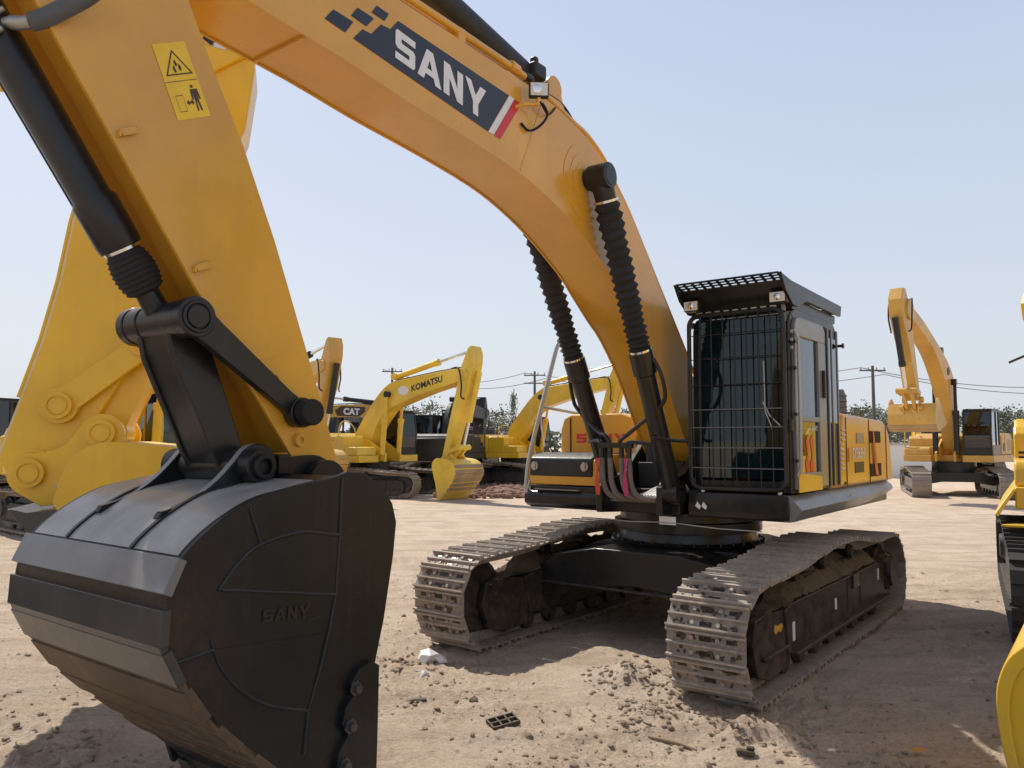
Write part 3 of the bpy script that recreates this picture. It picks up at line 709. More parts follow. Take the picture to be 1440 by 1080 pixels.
text_obj('SY365H', 'model_lettering', 'decal_white', hood, (-.80, 1.4735, 1.735), (-1, 0, 0), (0, 0, 1), .12, .03, width=.47)
MB().box((-.52, 1.475, 1.50), (.05, .008, .03)).build('drain_hole', 'decal_black', hood)
hl = MB(); hl.box((-.66, 1.477, 1.78), (.03, .012, .14)); hl.build('hood_handle', 'orange', hood)
cw = MB(); cwp = [(-2.5, 1.46)]
cw.prism([(-2.55, 1.38), (-2.9, 1.22), (-3.22, .9), (-3.34, .4), (-3.34, -.4), (-3.22, -.9), (-2.9, -1.22), (-2.55, -1.38)], 1.24, 2.06, 'z')
cw.build('counterweight', 'orange_dull', ex, bevel=.08, seg=3)
ea = MB(); ea.lathe((-1.5, 1.0, 2.15), (-1.5, 1.0, 2.58), [(0, .13), (.08, .15), (.3, .15), (.36, .13), (.43, .05)], 20); ea.build('air_intake', 'black', ex)
ea = MB(); ea.prism([(-1.1, 2.17), (-1.1, 2.40), (-1.0, 2.47), (-.75, 2.45), (-.7, 2.17)], .95, 1.35)
for i in range(4): ea.box((-.9, 1.36, 2.22 + i * .06), (.3, .02, .02))
ea.build('intake_guard', 'charcoal', ex, bevel=.03)
# ---- cab
cab = MB()
V0, V1, U0, U1, Z0, Z1 = .56, 1.45, -.42, 1.0, 1.47, 3.09
side = [(U0, Z0), (U0, Z1 - .10), (U0 + .06, Z1 - .03), (U0 + .14, Z1), (U1 - .20, Z1), (U1 - .06, Z1 - .05), (U1 - .0, Z1 - .16), (U1 + .02, 2.2), (U1, Z0)]
cab.prism(side[:], V0 + .08, V1 - .08) if False else None
# pillars, sills and roof as solid rails
for y in (V0, V1):
    sg = 1 if y > 1 else -1; yi = y - sg * .07
    cab.prism([(U1 - .11, Z0), (U1 - .09, 2.2), (U1 - .11, Z1 - .2), (U1 - .16, Z1 - .12), (U1 - .06, Z1 - .05), (U1, Z1 - .16), (U1 + .02, 2.2), (U1, Z0)], min(y, yi), max(y, yi))
    cab.prism([(U0, Z0), (U0, Z1 - .10), (U0 + .06, Z1 - .03), (U0 + .10, Z1 - .12), (U0 + .10, Z0)], min(y, yi), max(y, yi))
    cab.prism([(U0 + .10, Z1 - .13), (U0 + .06, Z1 - .03), (U0 + .14, Z1), (U1 - .20, Z1), (U1 - .06, Z1 - .05), (U1 - .16, Z1 - .13)], min(y, yi), max(y, yi))
    cab.box(((U0 + U1) / 2, (y + yi) / 2, Z0 + .06), (U1 - U0 - .2, .07, .12))
cab.box(((U0 + U1) / 2 - .02, (V0 + V1) / 2, Z1 - .03), (U1 - U0 - .3, V1 - V0 - .1, .05))
cab.box((U1 - .03, (V0 + V1) / 2, Z0 + .05), (.07, V1 - V0 - .1, .10))
cab.box((U1 - .09, (V0 + V1) / 2, Z1 - .09), (.08, V1 - V0 - .1, .08))
cab.box((U0 + .03, (V0 + V1) / 2, 1.95), (.06, V1 - V0 - .1, .95))
cab.box((.28, (V0 + V1) / 2, Z0 + .01), (1.3, .8, .04))
cabo = cab.build('cab', 'black', ex, bevel=.012)
MB().prism([(-.40, 3.085), (-.42, 3.17), (.86, 3.185), (.88, 3.075)], .56, 1.445).build('roof_plate', 'black', cabo, bevel=.01)
MB().box((U1 - .005, (V0 + V1) / 2, 2.30), (.008, V1 - V0 - .14, 1.42)).build('windscreen', 'glass_teal', cabo)
MB().box((U0 + .03, (V0 + V1) / 2, 2.70), (.008, V1 - V0 - .14, .52)).build('rear_window', 'glass', cabo)
MB().box((.30, V0 + .03, 2.3), (1.2, .008, 1.4)).build('side_window', 'glass', cabo)
# door side: grey skin with an upright window and a lower glass
sd_ = MB()
yd0, yd1 = V1 - .01, V1 + .03
sd_.prism([(.93, 1.50), (.95, 2.2), (.92, 2.93), (.88, 2.99), (.80, 3.01), (.12, 3.01), (.06, 2.95), (.06, 2.84), (.80, 2.84), (.845, 2.80), (.86, 2.2), (.84, 1.64), (.84, 1.50)], yd0, yd1)
sd_.prism([(.84, 1.50), (.84, 1.64), (.28, 1.64), (.28, 1.50)], yd0, yd1)
sd_.prism([(.28, 1.50), (.28, 2.84), (.06, 2.84), (.06, 1.50)], yd0, yd1)
sd_.box((.56, (yd0 + yd1) / 2, 2.115), (.56, yd1 - yd0, .05))
door = sd_.build('door', 'grey', cabo, bevel=.008)
MB().box((.56, V1 + .002, 2.49), (.56, .008, .70)).build('door_window', 'glass', door)
MB().box((.56, V1 + .002, 1.865), (.56, .008, .45)).build('lower_window', 'glass_dark', door)
f1 = MB()
f1.prism([(.62, 1.63), (.66, 1.72), (.60, 1.80), (.64, 1.92), (.58, 1.98), (.55, 1.88), (.585, 1.79), (.545, 1.70), (.55, 1.62)], V1 + .0075, V1 + .0095)
f1.prism([(.50, 1.62), (.53, 1.71), (.47, 1.80), (.52, 1.93), (.45, 1.98), (.42, 1.87), (.455, 1.78), (.41, 1.70), (.42, 1.62)], V1 + .0075, V1 + .0095)
f1.build('flame_decal', 'orange_red', door)
MB().prism([(.80, 1.63), (.82, 1.86), (.76, 1.92), (.70, 1.75), (.70, 1.63)], V1 + .0075, V1 + .0095).build('orange_decal', 'orange', door)
text_obj('SANY', 'white_lettering', 'decal_white', door, (.46, V1 + .0085, 2.01), (-1, 0, 0), (0, 0, 1), .05, .02)
MB().box((.165, yd1 + .012, 2.45), (.05, .03, .26)).build('door_handle', 'decal_black', door, bevel=.01)
MB().tube([(.985, V1 + .045, 1.62), (.985, V1 + .075, 1.7), (.985, V1 + .08, 2.3), (.975, V1 + .075, 2.80), (.97, V1 + .04, 2.88)], .016, 8).build('grab_rail', 'galv', cabo)
for z in (1.75, 2.15, 2.55, 2.78): MB().box((.955, V1 + .035, z), (.05, .03, .025)).build('hinge', 'decal_black', cabo)
# rear quarter
rq = MB(); rq.box((-.17, V1 + .01, 2.25), (.42, .03, 1.52)); rqo = rq.build('rear_quarter_panel', 'black', cabo, bevel=.01)
MB().box((-.16, V1 + .028, 2.50), (.26, .008, .82)).build('quarter_window', 'glass_dark', cabo)
for u in (.0, -.12, -.3): MB().box((u, V1 + .034, 2.25), (.022, .012, 1.5)).build('trim_strip', 'grey', cabo)
MB().cyl((-.36, V1 + .02, 2.86), (-.36, V1 + .07, 2.86), .014, 12).cyl((-.36, V1 + .07, 2.86), (-.36, V1 + .085, 2.86), .026, 12).build('mirror_stud', 'decal_black', cabo)
lp = MB(); lp.prism([(.93, 1.475), (.93, 1.62), (.86, 1.64), (.30, 1.60), (.28, 1.475)], V1 + .031, V1 + .04); lp.build('door_sill_panel', 'yellow', cabo, bevel=.004)
# inside
si = MB(); si.box((.12, 1.0, 1.85), (.5, .5, .14)); si.box((-.1, 1.0, 2.2), (.14, .48, .62), Matrix.Rotation(radians(-8), 3, 'Y')); si.box((-.13, 1.0, 2.6), (.1, .28, .2)); si.build('seat', 'seat', cabo, bevel=.04, seg=3)
for y in (.70, 1.30):
    c_ = MB(); c_.box((.3, y, 1.95), (.5, .16, .12)); c_.tube([(.5, y, 2.0), (.53, y, 2.12), (.52, y, 2.2)], [.012, .014, .024], 8); c_.build('armrest_console', 'charcoal', cabo, bevel=.015)
MB().box((.72, 1.33, 2.28), (.05, .16, .22)).build('monitor', 'charcoal', cabo, bevel=.01)
MB().box((.62, .86, 1.64), (.1, .18, .24)).build('red_bag', 'red_ribbon', cabo, bevel=.03)
pd = MB(); pd.box((.8, .92, 1.62), (.12, .1, .03)); pd.box((.8, 1.08, 1.62), (.12, .1, .03)); pd.bar((.82, .92, 1.5), (.72, .92, 2.05), .02, .02); pd.bar((.82, 1.08, 1.5), (.72, 1.08, 2.05), .02, .02); pd.build('travel_pedals', 'charcoal', cabo)
MB().tube([(1.0, 1.36, 2.05), (1.025, 1.28, 2.14), (1.025, 1.22, 2.26)], .008, 6).tube([(1.02, 1.30, 2.02), (1.025, 1.24, 2.18), (1.025, 1.235, 2.62)], .007, 6).build('wiper', 'galv', cabo)
# front guard: tube frame and bars
gd = MB(); ug = 1.075
def rr(y0, y1, z0, z1, r): 
    pts = []
    for (cy, cz, a0) in ((y1 - r, z0 + r, -90), (y1 - r, z1 - r, 0), (y0 + r, z1 - r, 90), (y0 + r, z0 + r, 180)):
        pts += [(ug, cy + r * cos(radians(a0 + 15 * i)), cz + r * sin(radians(a0 + 15 * i))) for i in range(7)]
    return pts + [pts[0]]
gd.tube(rr(.56, 1.43, 1.50, 3.06, .09), .021, 10)
guard = gd.build('window_guard', 'black', cabo)
bars = MB()
for i in range(7): 
    y = .56 + .87 * (i + 1) / 8; bars.tube([(ug + .006, y, 1.52), (ug + .006, y, 3.05)], .0065, 6)
for z in (2.42, 2.66, 2.88): bars.tube([(ug - .008, .575, z), (ug - .008, 1.415, z)], .0048, 6)
bars.build('guard_bars', 'decal_black', guard)
low_ = MB()
for z in (1.68, 1.86, 2.04, 2.20): low_.tube([(ug + .014, .575, z), (ug + .014, 1.415, z)], .0045, 6)
low_.build('cross_bars', 'grey', guard)
for y in (.58, 1.41):
    for z in (1.56, 2.98): MB().box((1.035, y, z), (.09, .05, .05)).build('guard_mount', 'black', guard)
for i in range(3): MB().cyl((1.02, 1.475, 2.86 - i * .07), (1.02, 1.49, 2.86 - i * .07), .017, 10).build('bolt', 'galv', guard)
MB().box((1.03, 1.46, 2.05), (.06, .04, .10)).build('guard_latch', 'decal_black', guard, bevel=.008)
for y in (.66, 1.36): MB().cyl((1.035, y, 1.475), (1.055, y, 1.475), .016, 10).build('bolt', 'decal_white', guard)
# roof guard with slotted visor
rg = MB()
for y0_, y1_ in ((1.46, 1.49), (.50, .53)): rg.prism([(1.265, 3.335), (1.16, 3.20), (.98, 3.095), (.84, 3.095), (.60, 3.175), (-.45, 3.165), (-.49, 3.275), (1.0, 3.305)], y0_, y1_)
rg.prism([(1.15, 3.292), (.965, 3.095), (.95, 3.11), (1.13, 3.30)], .53, 1.46)
rg.box((-.44, .995, 3.22), (.04, .93, .06)); rg.box((.3, .995, 3.235), (.05, .93, .04))
for i in range(9): rg.box((.24, .60 + i * .1, 3.262), (1.34, .02, .012))
roof = rg.build('roof_guard', 'black', cabo, bevel=.006)
vz = MB(); e0 = Vector((1.075, 0, 3.276)); e1 = Vector((1.265, 0, 3.335)); dd = (e1 - e0).normalized(); Lr = (e1 - e0).length
Rv = Matrix((dd, Vector((0, 1, 0)), dd.cross(Vector((0, 1, 0))))).transposed()
for i in range(13): vz.box(e0 + dd * (Lr / 2) + Vector((0, .52 + i * .95 / 12, 0)), (Lr, .026 if 0 < i < 12 else .04, .008), Rv)
for j in range(5): vz.box(e0 + dd * (Lr * (j + .06) / 4.12 * .97) + Vector((0, .995, 0)) + dd.cross(Vector((0, 1, 0))) * .0045, (.016 if 0 < j < 4 else .024, .94, .008), Rv)
vz.build('slotted_visor', 'decal_navy', roof)
for y in (.60, 1.40):
    l = MB(); l.box((1.065, y, 3.155), (.10, .15, .10)); lo = l.build('work_light', 'charcoal', cabo, bevel=.012)
    MB().box((1.117, y, 3.155), (.006, .13, .082)).build('lens', 'lens', lo)
    MB().lathe((1.119, y, 3.155), (1.135, y, 3.155), [(0, .033), (.008, .03), (.016, .012)], 16).build('bulb', 'chrome', lo)
    MB().box((.965, y, 3.085), (.03, .03, .06)).build('lamp_bracket', 'galv', lo)
# row of short pale teeth-like bars between guard and roof
mb = MB()
for i in range(9): mb.box((1.05, .66 + i * .085, 3.085), (.02, .05, .02))
mb.build('guard_hinge_bar', 'galv', cabo)

# ---- boom
BT = [(6.22, 4.72), (5.4, 4.70), (4.55, 4.66), (3.9, 4.635), (3.3, 4.605), (2.95, 4.575), (2.59, 4.51), (2.23, 4.40), (1.86, 4.16), (1.51, 3.86), (1.08, 3.40), (.64, 2.92), (.25, 2.42), (.02, 2.02)]
BB = [(.30, 1.66), (.48, 1.86), (.67, 2.11), (.97, 2.53), (1.3, 2.88), (1.55, 3.06), (1.8, 3.25), (2.03, 3.42), (2.5, 3.67), (2.89, 3.82), (3.26, 3.915), (3.82, 3.995), (4.42, 4.06), (4.95, 4.135), (5.58, 4.2), (6.15, 4.30)]
HB = .25
bpoly = smooth2(BT, 3) + arc((.17, 1.83), .21, 150, 310, 8) + smooth2(BB, 3) + arc((6.25, 4.5), .22, -80, 80, 8)
bo = MB().prism(bpoly, -HB + .012, HB - .012).build('boom', 'orange', ex, bevel=.006)
# side plates stand slightly proud at the lower and upper edges (weld lips)
def offset_strip(pts, d, y0, y1, t):
    q = []
    for i, p in enumerate(pts):
        a = pts[max(i - 1, 0)]; b = pts[min(i + 1, len(pts) - 1)]; dx, dz = b[0] - a[0], b[1] - a[1]; L = hypot(dx, dz); q.append((p[0] - dz / L * d, p[1] + dx / L * d))
    return q
for sg in (-1, 1):
    tl = offset_strip(smooth2(BT, 3), -.012, 0, 0, 0); bl = offset_strip(smooth2(BB, 3), -.012, 0, 0, 0)
    MB().prism(tl + arc((.17, 1.83), .225, 150, 310, 8) + bl + arc((6.25, 4.5), .235, -80, 80, 8), sg * (HB - .011), sg * (HB + .003)).build('side_plate', 'orange', bo, bevel=.004)
YB = HB + .006
def bd(poly, name, mat, y=YB, t=.002, par=None): return MB().flat([(u, y, z) for u, z in poly]).build(name, mat, par or bo, smooth=0, recalc=False)
banner = bd([(4.87, 4.27), (4.80, 4.355), (4.73, 4.355), (4.655, 4.445), (4.575, 4.45), (4.51, 4.53), (3.39, 4.445), (3.63, 4.10)], 'name_banner', 'decal_navy')
for q in ([(5.02, 4.38), (4.87, 4.37), (4.93, 4.28), (5.08, 4.30)], [(4.84, 4.47), (4.71, 4.46), (4.77, 4.385), (4.89, 4.40)], [(4.69, 4.55), (4.59, 4.54), (4.625, 4.48), (4.73, 4.49)]): bd(q, 'banner_square', 'decal_navy')
bd([(3.385, 4.445), (3.325, 4.44), (3.565, 4.095), (3.625, 4.10)], 'banner_stripe', 'decal_white')
bd([(3.32, 4.44), (3.24, 4.43), (3.49, 4.085), (3.56, 4.095)], 'banner_tip', 'decal_red')
def word_on_boom():
    mb = MB(); base0 = Vector((4.535, 0, 4.285)); base1 = Vector((3.72, 0, 4.165)); exx = (base1 - base0).normalized()
    x = 0
    for ch, h, w in (('S', .19, .175), ('A', .205, .225), ('N', .215, .195), ('Y', .225, .225)):
        polys, lw = LET[ch]
        for p in polys:
            pts = []
            for a, b in p:
                q = base0 + exx * (x + a / lw * w - b * .005) + Vector((-.03, 0, 1)).normalized() * (b * h); pts.append((q.x, YB + .003, q.z))
            mb.flat(pts)
        x += w + .022
    return mb.build('white_lettering', 'decal_white', banner, smooth=0, recalc=False)
word_on_boom()
MB().bar((2.96, HB, 4.56), (3.25, HB, 3.92), .012, .014, up=(0, 1, 0)).build('weld_seam', 'orange', bo)
for a, b in (((5.35, 4.205), (5.12, 4.16)), ): MB().box((5.2, 0, 4.145), (.014, .46, .012)).build('weld_seam', 'orange', bo)
# boss plates and cylinder pin
for sg in (-1, 1):
    q = MB()
    for r_, t in ((.32, .006), (.24, .012), (.17, .02)): q.cyl((2.36, sg * (HB + .002), 4.06), (2.36, sg * (HB + .004 + t), 4.06), r_, 36)
    q.build('boss_plate', 'orange', bo, bevel=.003)
q = MB(); q.cyl((2.35, -.50, 4.08), (2.35, .50, 4.08), .085, 28); q.build('cylinder_pin', 'black', bo, bevel=.008)
# pipes along the top
def toff(u, d): 
    P = smooth2(BT, 3)[::-1]
    for i in range(len(P) - 1):
        if P[i][0] <= u <= P[i + 1][0]:
            t = (u - P[i][0]) / (P[i + 1][0] - P[i][0]); z = P[i][1] + (P[i + 1][1] - P[i][1]) * t; dx, dz = P[i + 1][0] - P[i][0], P[i + 1][1] - P[i][1]; L = hypot(dx, dz); return (u - dz / L * d, z + dx / L * d)
    return (u, P[0][1] + d)
for y, d in ((.225, .085), (.13, .10)):
    pts = [(toff(u, d)[0], y, toff(u, d)[1]) for u in (5.6, 5.0, 4.4, 3.8, 3.4, 3.1)]
    MB().tube(cat_rom(pts, 3), .030, 12).build('hydraulic_pipe', 'orange', bo)
pts = [(toff(u, d)[0], .215, toff(u, d)[1]) for u, d in ((3.15, .085), (2.9, .07), (2.7, .06), (2.5, .055), (2.3, .075), (2.05, .085), (1.85, .055), (1.6, .05), (1.1, .05), (.7, .06), (.35, .10))]
MB().tube(cat_rom(pts, 4), .026, 10).build('hydraulic_pipe', 'orange', bo)
MB().tube([(3.16, .225, 4.685), (3.08, .225, 4.68)], .036, 10).build('band', 'decal_black', bo)
MB().tube([(3.34, .225, 4.70), (3.25, .225, 4.69)], .044, 10).build('pipe_joint', 'orange', bo)
pts = [(toff(u, d)[0], .13, toff(u, d)[1]) for u, d in ((3.0, .10), (2.8, .16), (2.6, .20), (2.4, .15), (2.25, .06))]
MB().tube(cat_rom(pts, 4), .022, 8).build('hose', 'rubber', bo)
for u in (4.6, 3.9): t = toff(u, .06); MB().box((t[0], .17, t[1]), (.08, .16, .10)).build('pipe_clamp', 'orange', bo, bevel=.01)
# lamp on the boom
RL = Matrix.Rotation(radians(42), 3, 'Z') @ Matrix.Rotation(radians(4), 3, 'Y')
def rl3(x, y, z): return Vector((3.16, .36, 4.535)) + RL @ Vector((x, y, z))
lo = MB().box(rl3(0, 0, 0), (.06, .15, .115), RL).build('work_light', 'charcoal', bo, bevel=.012)
MB().box(rl3(.032, 0, 0), (.004, .128, .094), RL).build('lens', 'lens', lo)
MB().lathe(rl3(.033, -.015, .0), rl3(.06, -.015, 0), [(0, .036), (.006, .034), (.012, .012)], 16).build('bulb', 'chrome', lo)
MB().tube([(3.16, .36, 4.48), (3.17, .35, 4.43), (3.28, .31, 4.40), (3.30, .25, 4.39)], .016, 8).build('lamp_bracket', 'orange', lo)
MB().tube(cat_rom([(3.10, .35, 4.46), (3.02, .34, 4.40), (3.08, .31, 4.30), (3.18, .28, 4.24), (3.25, .262, 4.28)], 4), .010, 6).build('lamp_cable', 'rubber', lo)
MB().tube(cat_rom([(3.06, .30, 4.50), (2.95, .29, 4.44), (2.85, .27, 4.50), (2.8, .262, 4.55)], 4), .007, 6).build('lamp_cable', 'rubber', lo)
# arm cylinder above the boom
ac = MB(); a0 = Vector((2.64, 0, 4.80)); a1 = Vector((6.05, 0, 5.45)); dl = (a1 - a0).normalized()
ac.lathe(a0 + dl * .18, a0 + dl * 2.6, [(0, .115), (2.2, .115), (2.22, .135), (2.42, .135)], 28); aco = ac.build('arm_cylinder', 'charcoal', ex)
MB().cyl(a0 + dl * 2.55, a1, .05, 20).build('piston_rod', 'chrome', aco)
q = MB(); q.cyl((2.64, -.09, 4.80), (2.64, .09, 4.80), .10, 24); q.build('cylinder_eye', 'charcoal', aco)
for sg in (-1, 1): MB().prism([(2.40, 4.42)] + arc((2.64, 4.80), .10, 200, -20, 10) + [(2.95, 4.55)], sg * .10, sg * .15).build('cylinder_bracket', 'orange', bo, bevel=.006)
q = MB(); q.box((2.86, .10, 4.86), (.16, .14, .12)); q.box((2.86, .10, 4.95), (.06, .06, .08)); q.build('pipe_valve', 'charcoal', aco, bevel=.02)
# ---- boom cylinders with rubber bellows
def ram(foot, top, y, s0, s1):
    f = Vector((foot[0], y, foot[1])); t = Vector((top[0], y, top[1])); d = (t - f).normalized(); L = (t - f).length
    c_ = MB(); c_.lathe(f, t, [(.03, .080), (.05, .087), (L * s0 - .22, .087), (L * s0 - .205, .105), (L * s0, .105)], 28)
    c_.cyl(f - Vector((0, .09, 0)), f + Vector((0, .09, 0)), .11, 24)
    co_ = c_.build('boom_cylinder', 'black', ex, bevel=0)
    pr = []; nf = 17; LL = L * (s1 - s0) - .02
    rj = random.Random(int(y * 100)); nf = 20
    for i in range(nf):
        k = i / (nf - 1); r1 = .098 + .016 * k + rj.uniform(-.005, .005)
        a_ = LL * (k * .92 + .0); 
        e1_, e2_ = (i / nf) ** 1.28, ((i + .5 + rj.uniform(-.08, .08)) / nf) ** 1.28; pr += [(LL * e1_ + .002, r1 - .026), (LL * e2_ + .002, r1)]
    pr += [(LL, .085)]
    MB().lathe(f + d * (L * s0 + .015), t, pr, 32).build('rubber_bellows', 'rubber_dusty', co_, smooth=15)
    MB().ring(f + d * (L * s0 - .005), f + d * (L * s0 + .02), .088, .101, 28).build('clamp_band', 'chrome', co_)
    MB().ring(f + d * (L * s1 - .005), f + d * (L * s1 + .015), .09, .103, 28).build('clamp_band', 'chrome', co_)
    MB().lathe(f + d * (L * s1), t, [(0, .088), (L * (1 - s1) - .08, .092), (L * (1 - s1) - .02, .092)], 24).build('rod_end', 'black', co_)
    sg = 1 if y > 0 else -1
    MB().cyl(t - Vector((0, .095, 0)), t + Vector((0, .095, 0)), .108, 32).build('cylinder_eye', 'black', co_, bevel=.012)
    return f, d, L, co_
fR, dR, LR, cR = ram((1.14, 1.45), (2.35, 4.08), .40, .475, .93)
fL, dL, LL_, cL = ram((.84, 1.42), (2.33, 4.10), -.40, .475, .93)
def along(f, d, s, off): return tuple(f + d * s + Vector(off))
MB().tube(cat_rom([along(fR, dR, 1.28, (0, .10, .02)), along(fR, dR, 1.15, (.02, .16, 0)), along(fR, dR, .95, (.02, .15, -.02)), along(fR, dR, .82, (.03, .02, -.02)), (1.42, .10, 1.98), (1.42, .02, 1.92), (1.40, .02, 1.84)], 5), .019, 8).build('hydraulic_pipe', 'black', cR)
MB().tube(cat_rom([(1.30, .42, 1.86), (1.38, .25, 1.90), (1.42, .10, 1.90), (1.41, .09, 1.82)], 4), .019, 8).build('hydraulic_pipe', 'black', cR)
MB().tube([along(fR, dR, .55, (.12, 0, 0)), (1.3, .55, 1.92), (1.25, .62, 1.92)], .016, 8).build('hydraulic_pipe', 'black', cR)
MB().tube(cat_rom([along(fL, dL, 1.30, (.0, -.11, .02)), along(fL, dL, 1.05, (.02, -.13, 0)), along(fL, dL, .92, (.04, -.10, 0)), (1.30, -.30, 2.02), (1.40, -.16, 1.98), (1.42, -.10, 1.92), (1.40, -.10, 1.84)], 5), .019, 8).build('hydraulic_pipe', 'black', cL)
MB().tube(cat_rom([(1.05, -.55, 1.92), (1.2, -.42, 1.92), (1.36, -.24, 1.92), (1.41, -.19, 1.84)], 4), .019, 8).build('hydraulic_pipe', 'black', cL)
mf = MB(); mf.box((1.40, -.04, 1.88), (.05, .36, .05))
for y in (-.19, -.10, .02, .10): mf.cyl((1.40, y, 1.74), (1.40, y, 1.86), .026, 8)
mfo = mf.build('hose_manifold', 'black', bo, bevel=.005)
for i, (y, mt) in enumerate(((-.19, 'hose'), (-.10, 'hose'), (.02, 'hose'), (.10, 'hose'))):
    MB().tube(cat_rom([(1.40, y, 1.76), (1.41, y + .01, 1.66), (1.40, y + .02, 1.52), (1.36, y + .06, 1.42), (1.26, y + .14, 1.38), (1.1, y + .2, 1.38), (.8, y + .2, 1.42)], 6), .026, 10).build('hose', mt, mfo)
for y, mt in ((-.215, 'red_ribbon'), (.085, 'pink_ribbon')):
    q = MB()
    for k in range(3):
        pts = [(1.435 + .006 * k, y + .012 * (k - 1) + .010 * sin(t * 7 + k), 1.76 - t * .34) for t in [i / 9 for i in range(10)]]
        rows = [[(p[0], p[1] - .012, p[2]), (p[0] + .004, p[1] + .012, p[2])] for p in pts]; q.grid(rows)
    q.build('ribbon', mt, mfo, smooth=60, recalc=False)
wr = MB()
for k in range(5): wr.tube(cat_rom([(1.12 + .02 * k, .10 + .04 * k, 1.40), (1.08, .20 + .05 * k, 1.47), (.98, .32 + .03 * k, 1.50), (.85, .42, 1.45)], 4), .02, 8)
wr.build('wrapped_hoses', 'white', mfo)
# ---- arm
AF = [(5.21, 1.81), (5.40, 2.08), (5.59, 2.345), (5.89, 2.785), (6.22, 3.265), (6.53, 3.71), (6.95, 4.32), (6.98, 4.6), (6.75, 4.95), (6.3, 5.55)]
AR = [(5.98, 5.6), (5.93, 5.2), (5.98, 4.75), (5.97, 4.35), (5.88, 4.05), (5.74, 3.76), (5.56, 3.42), (5.36, 2.97), (5.17, 2.48), (5.03, 2.12), (4.93, 1.84), (4.93, 1.79)]
arm_side = AF + AR + [(5.0, 1.775), (5.12, 1.78)]
AFi = offset_strip(AF[:6], .17, 0, 0, 0)
box_poly = [(5.12, 1.86)] + [p for p in AFi[1:]] + [(6.80, 4.40), (6.75, 4.85), (6.25, 5.5)] + AR[:-1]
HA = .225
arm = MB().prism(box_poly, -HA + .008, HA - .008).build('arm', 'orange', ex, bevel=.006)
for sg in (-1, 1): MB().prism(arm_side, sg * (HA - .02), sg * (HA + .006)).build('side_plate', 'orange', arm, bevel=.004)
YA = HA + .0085
MB().bar((5.435, HA + .004, 2.335), (5.215, HA + .004, 2.405), .008, .01, up=(0, 1, 0)).build('weld_seam', 'orange', arm)
for e0_, e1_ in zip(AR[3:-1], AR[4:]): pass
rl_ = offset_strip(AR[3:], .012, 0, 0, 0)
for u, z in ((6.16, 3.31), (5.78, 2.76)):
    q = MB(); q.box((u, HA + .03, z), (.075, .010, .034), Matrix.Rotation(radians(26), 3, 'Y'))
    for du in (-.036, .036): q.box((u + du, HA + .016, z - du * .5), (.010, .03, .034))
    q.build('pipe_bracket', 'orange', arm, bevel=.003)
for u, z in ((5.355, 2.245), (5.185, 1.925)):
    q = MB(); q.ring((u, HA + .006, z), (u, HA + .03, z), .017, .036, 20); q.cyl((u, HA + .006, z), (u, HA + .02, z), .02, 12); q.build('grease_boss', 'orange', arm)
q = MB(); q.cyl((BPIN[0], -.26, BPIN[1] + .02), (BPIN[0], .26, BPIN[1] + .02), .125, 32); q.build('arm_tip_boss', 'black', arm, bevel=.01)
q = MB(); q.cyl((6.25, -.30, 4.5), (6.25, .30, 4.5), .13, 28); q.build('arm_pin', 'black', arm)
# warning stickers: pictograms as flat shapes on a yellow sheet
def L4(c, s, t):   # bilinear on sheet
    a = lerp2(c[0], c[1], s); b = lerp2(c[3], c[2], s); return lerp2(a, b, t)
sheet = [(6.06, 3.76), (5.90, 3.84), (5.75, 3.52), (5.92, 3.44)]
st = MB().flat([(u, YA, z) for u, z in sheet]).build('warning_sticker', 'decal_yellow', arm, smooth=0, recalc=False)
ink = MB()
def inkp(pts, dy=.0015): ink.flat([(L4(sheet, s, t)[0], YA + dy, L4(sheet, s, t)[1]) for s, t in pts])
def ringpoly(pts, w=.18):
    cx = sum(p[0] for p in pts) / len(pts); cy = sum(p[1] for p in pts) / len(pts)
    for i in range(len(pts)):
        a = pts[i]; b = pts[(i + 1) % len(pts)]; ai = (a[0] + (cx - a[0]) * w, a[1] + (cy - a[1]) * w); bi = (b[0] + (cx - b[0]) * w, b[1] + (cy - b[1]) * w); inkp([a, b, bi, ai])
ringpoly([(.5, .09), (.92, .42), (.10, .42)], .16)
for p in ([(.44, .25), (.50, .22), (.53, .29), (.47, .31)], [(.36, .33), (.42, .29), (.45, .38), (.40, .39)], [(.56, .27), (.62, .31), (.60, .38), (.53, .35)]): inkp(p)
inkp([(.02, .495), (.98, .495), (.98, .503), (.02, .503)])
ringpoly([(.16, .68), (.38, .68), (.38, .90), (.16, .90)], .07)
inkp([(.42, .79), (.50, .75), (.50, .775), (.58, .775), (.58, .75), (.66, .79), (.58, .83), (.58, .805), (.50, .805), (.50, .83)])
inkp([(.72 + .045 * cos(i * pi / 5), .585 + .022 * sin(i * pi / 5)) for i in range(10)])
inkp([(.64, .62), (.86, .62), (.88, .76), (.83, .76), (.82, .67), (.81, .78), (.83, .91), (.78, .91), (.755, .79), (.735, .79), (.72, .91), (.67, .91), (.69, .78), (.68, .67), (.66, .76), (.61, .76)])
ink.build('pictogram', 'decal_brown', st, smooth=0, recalc=False)
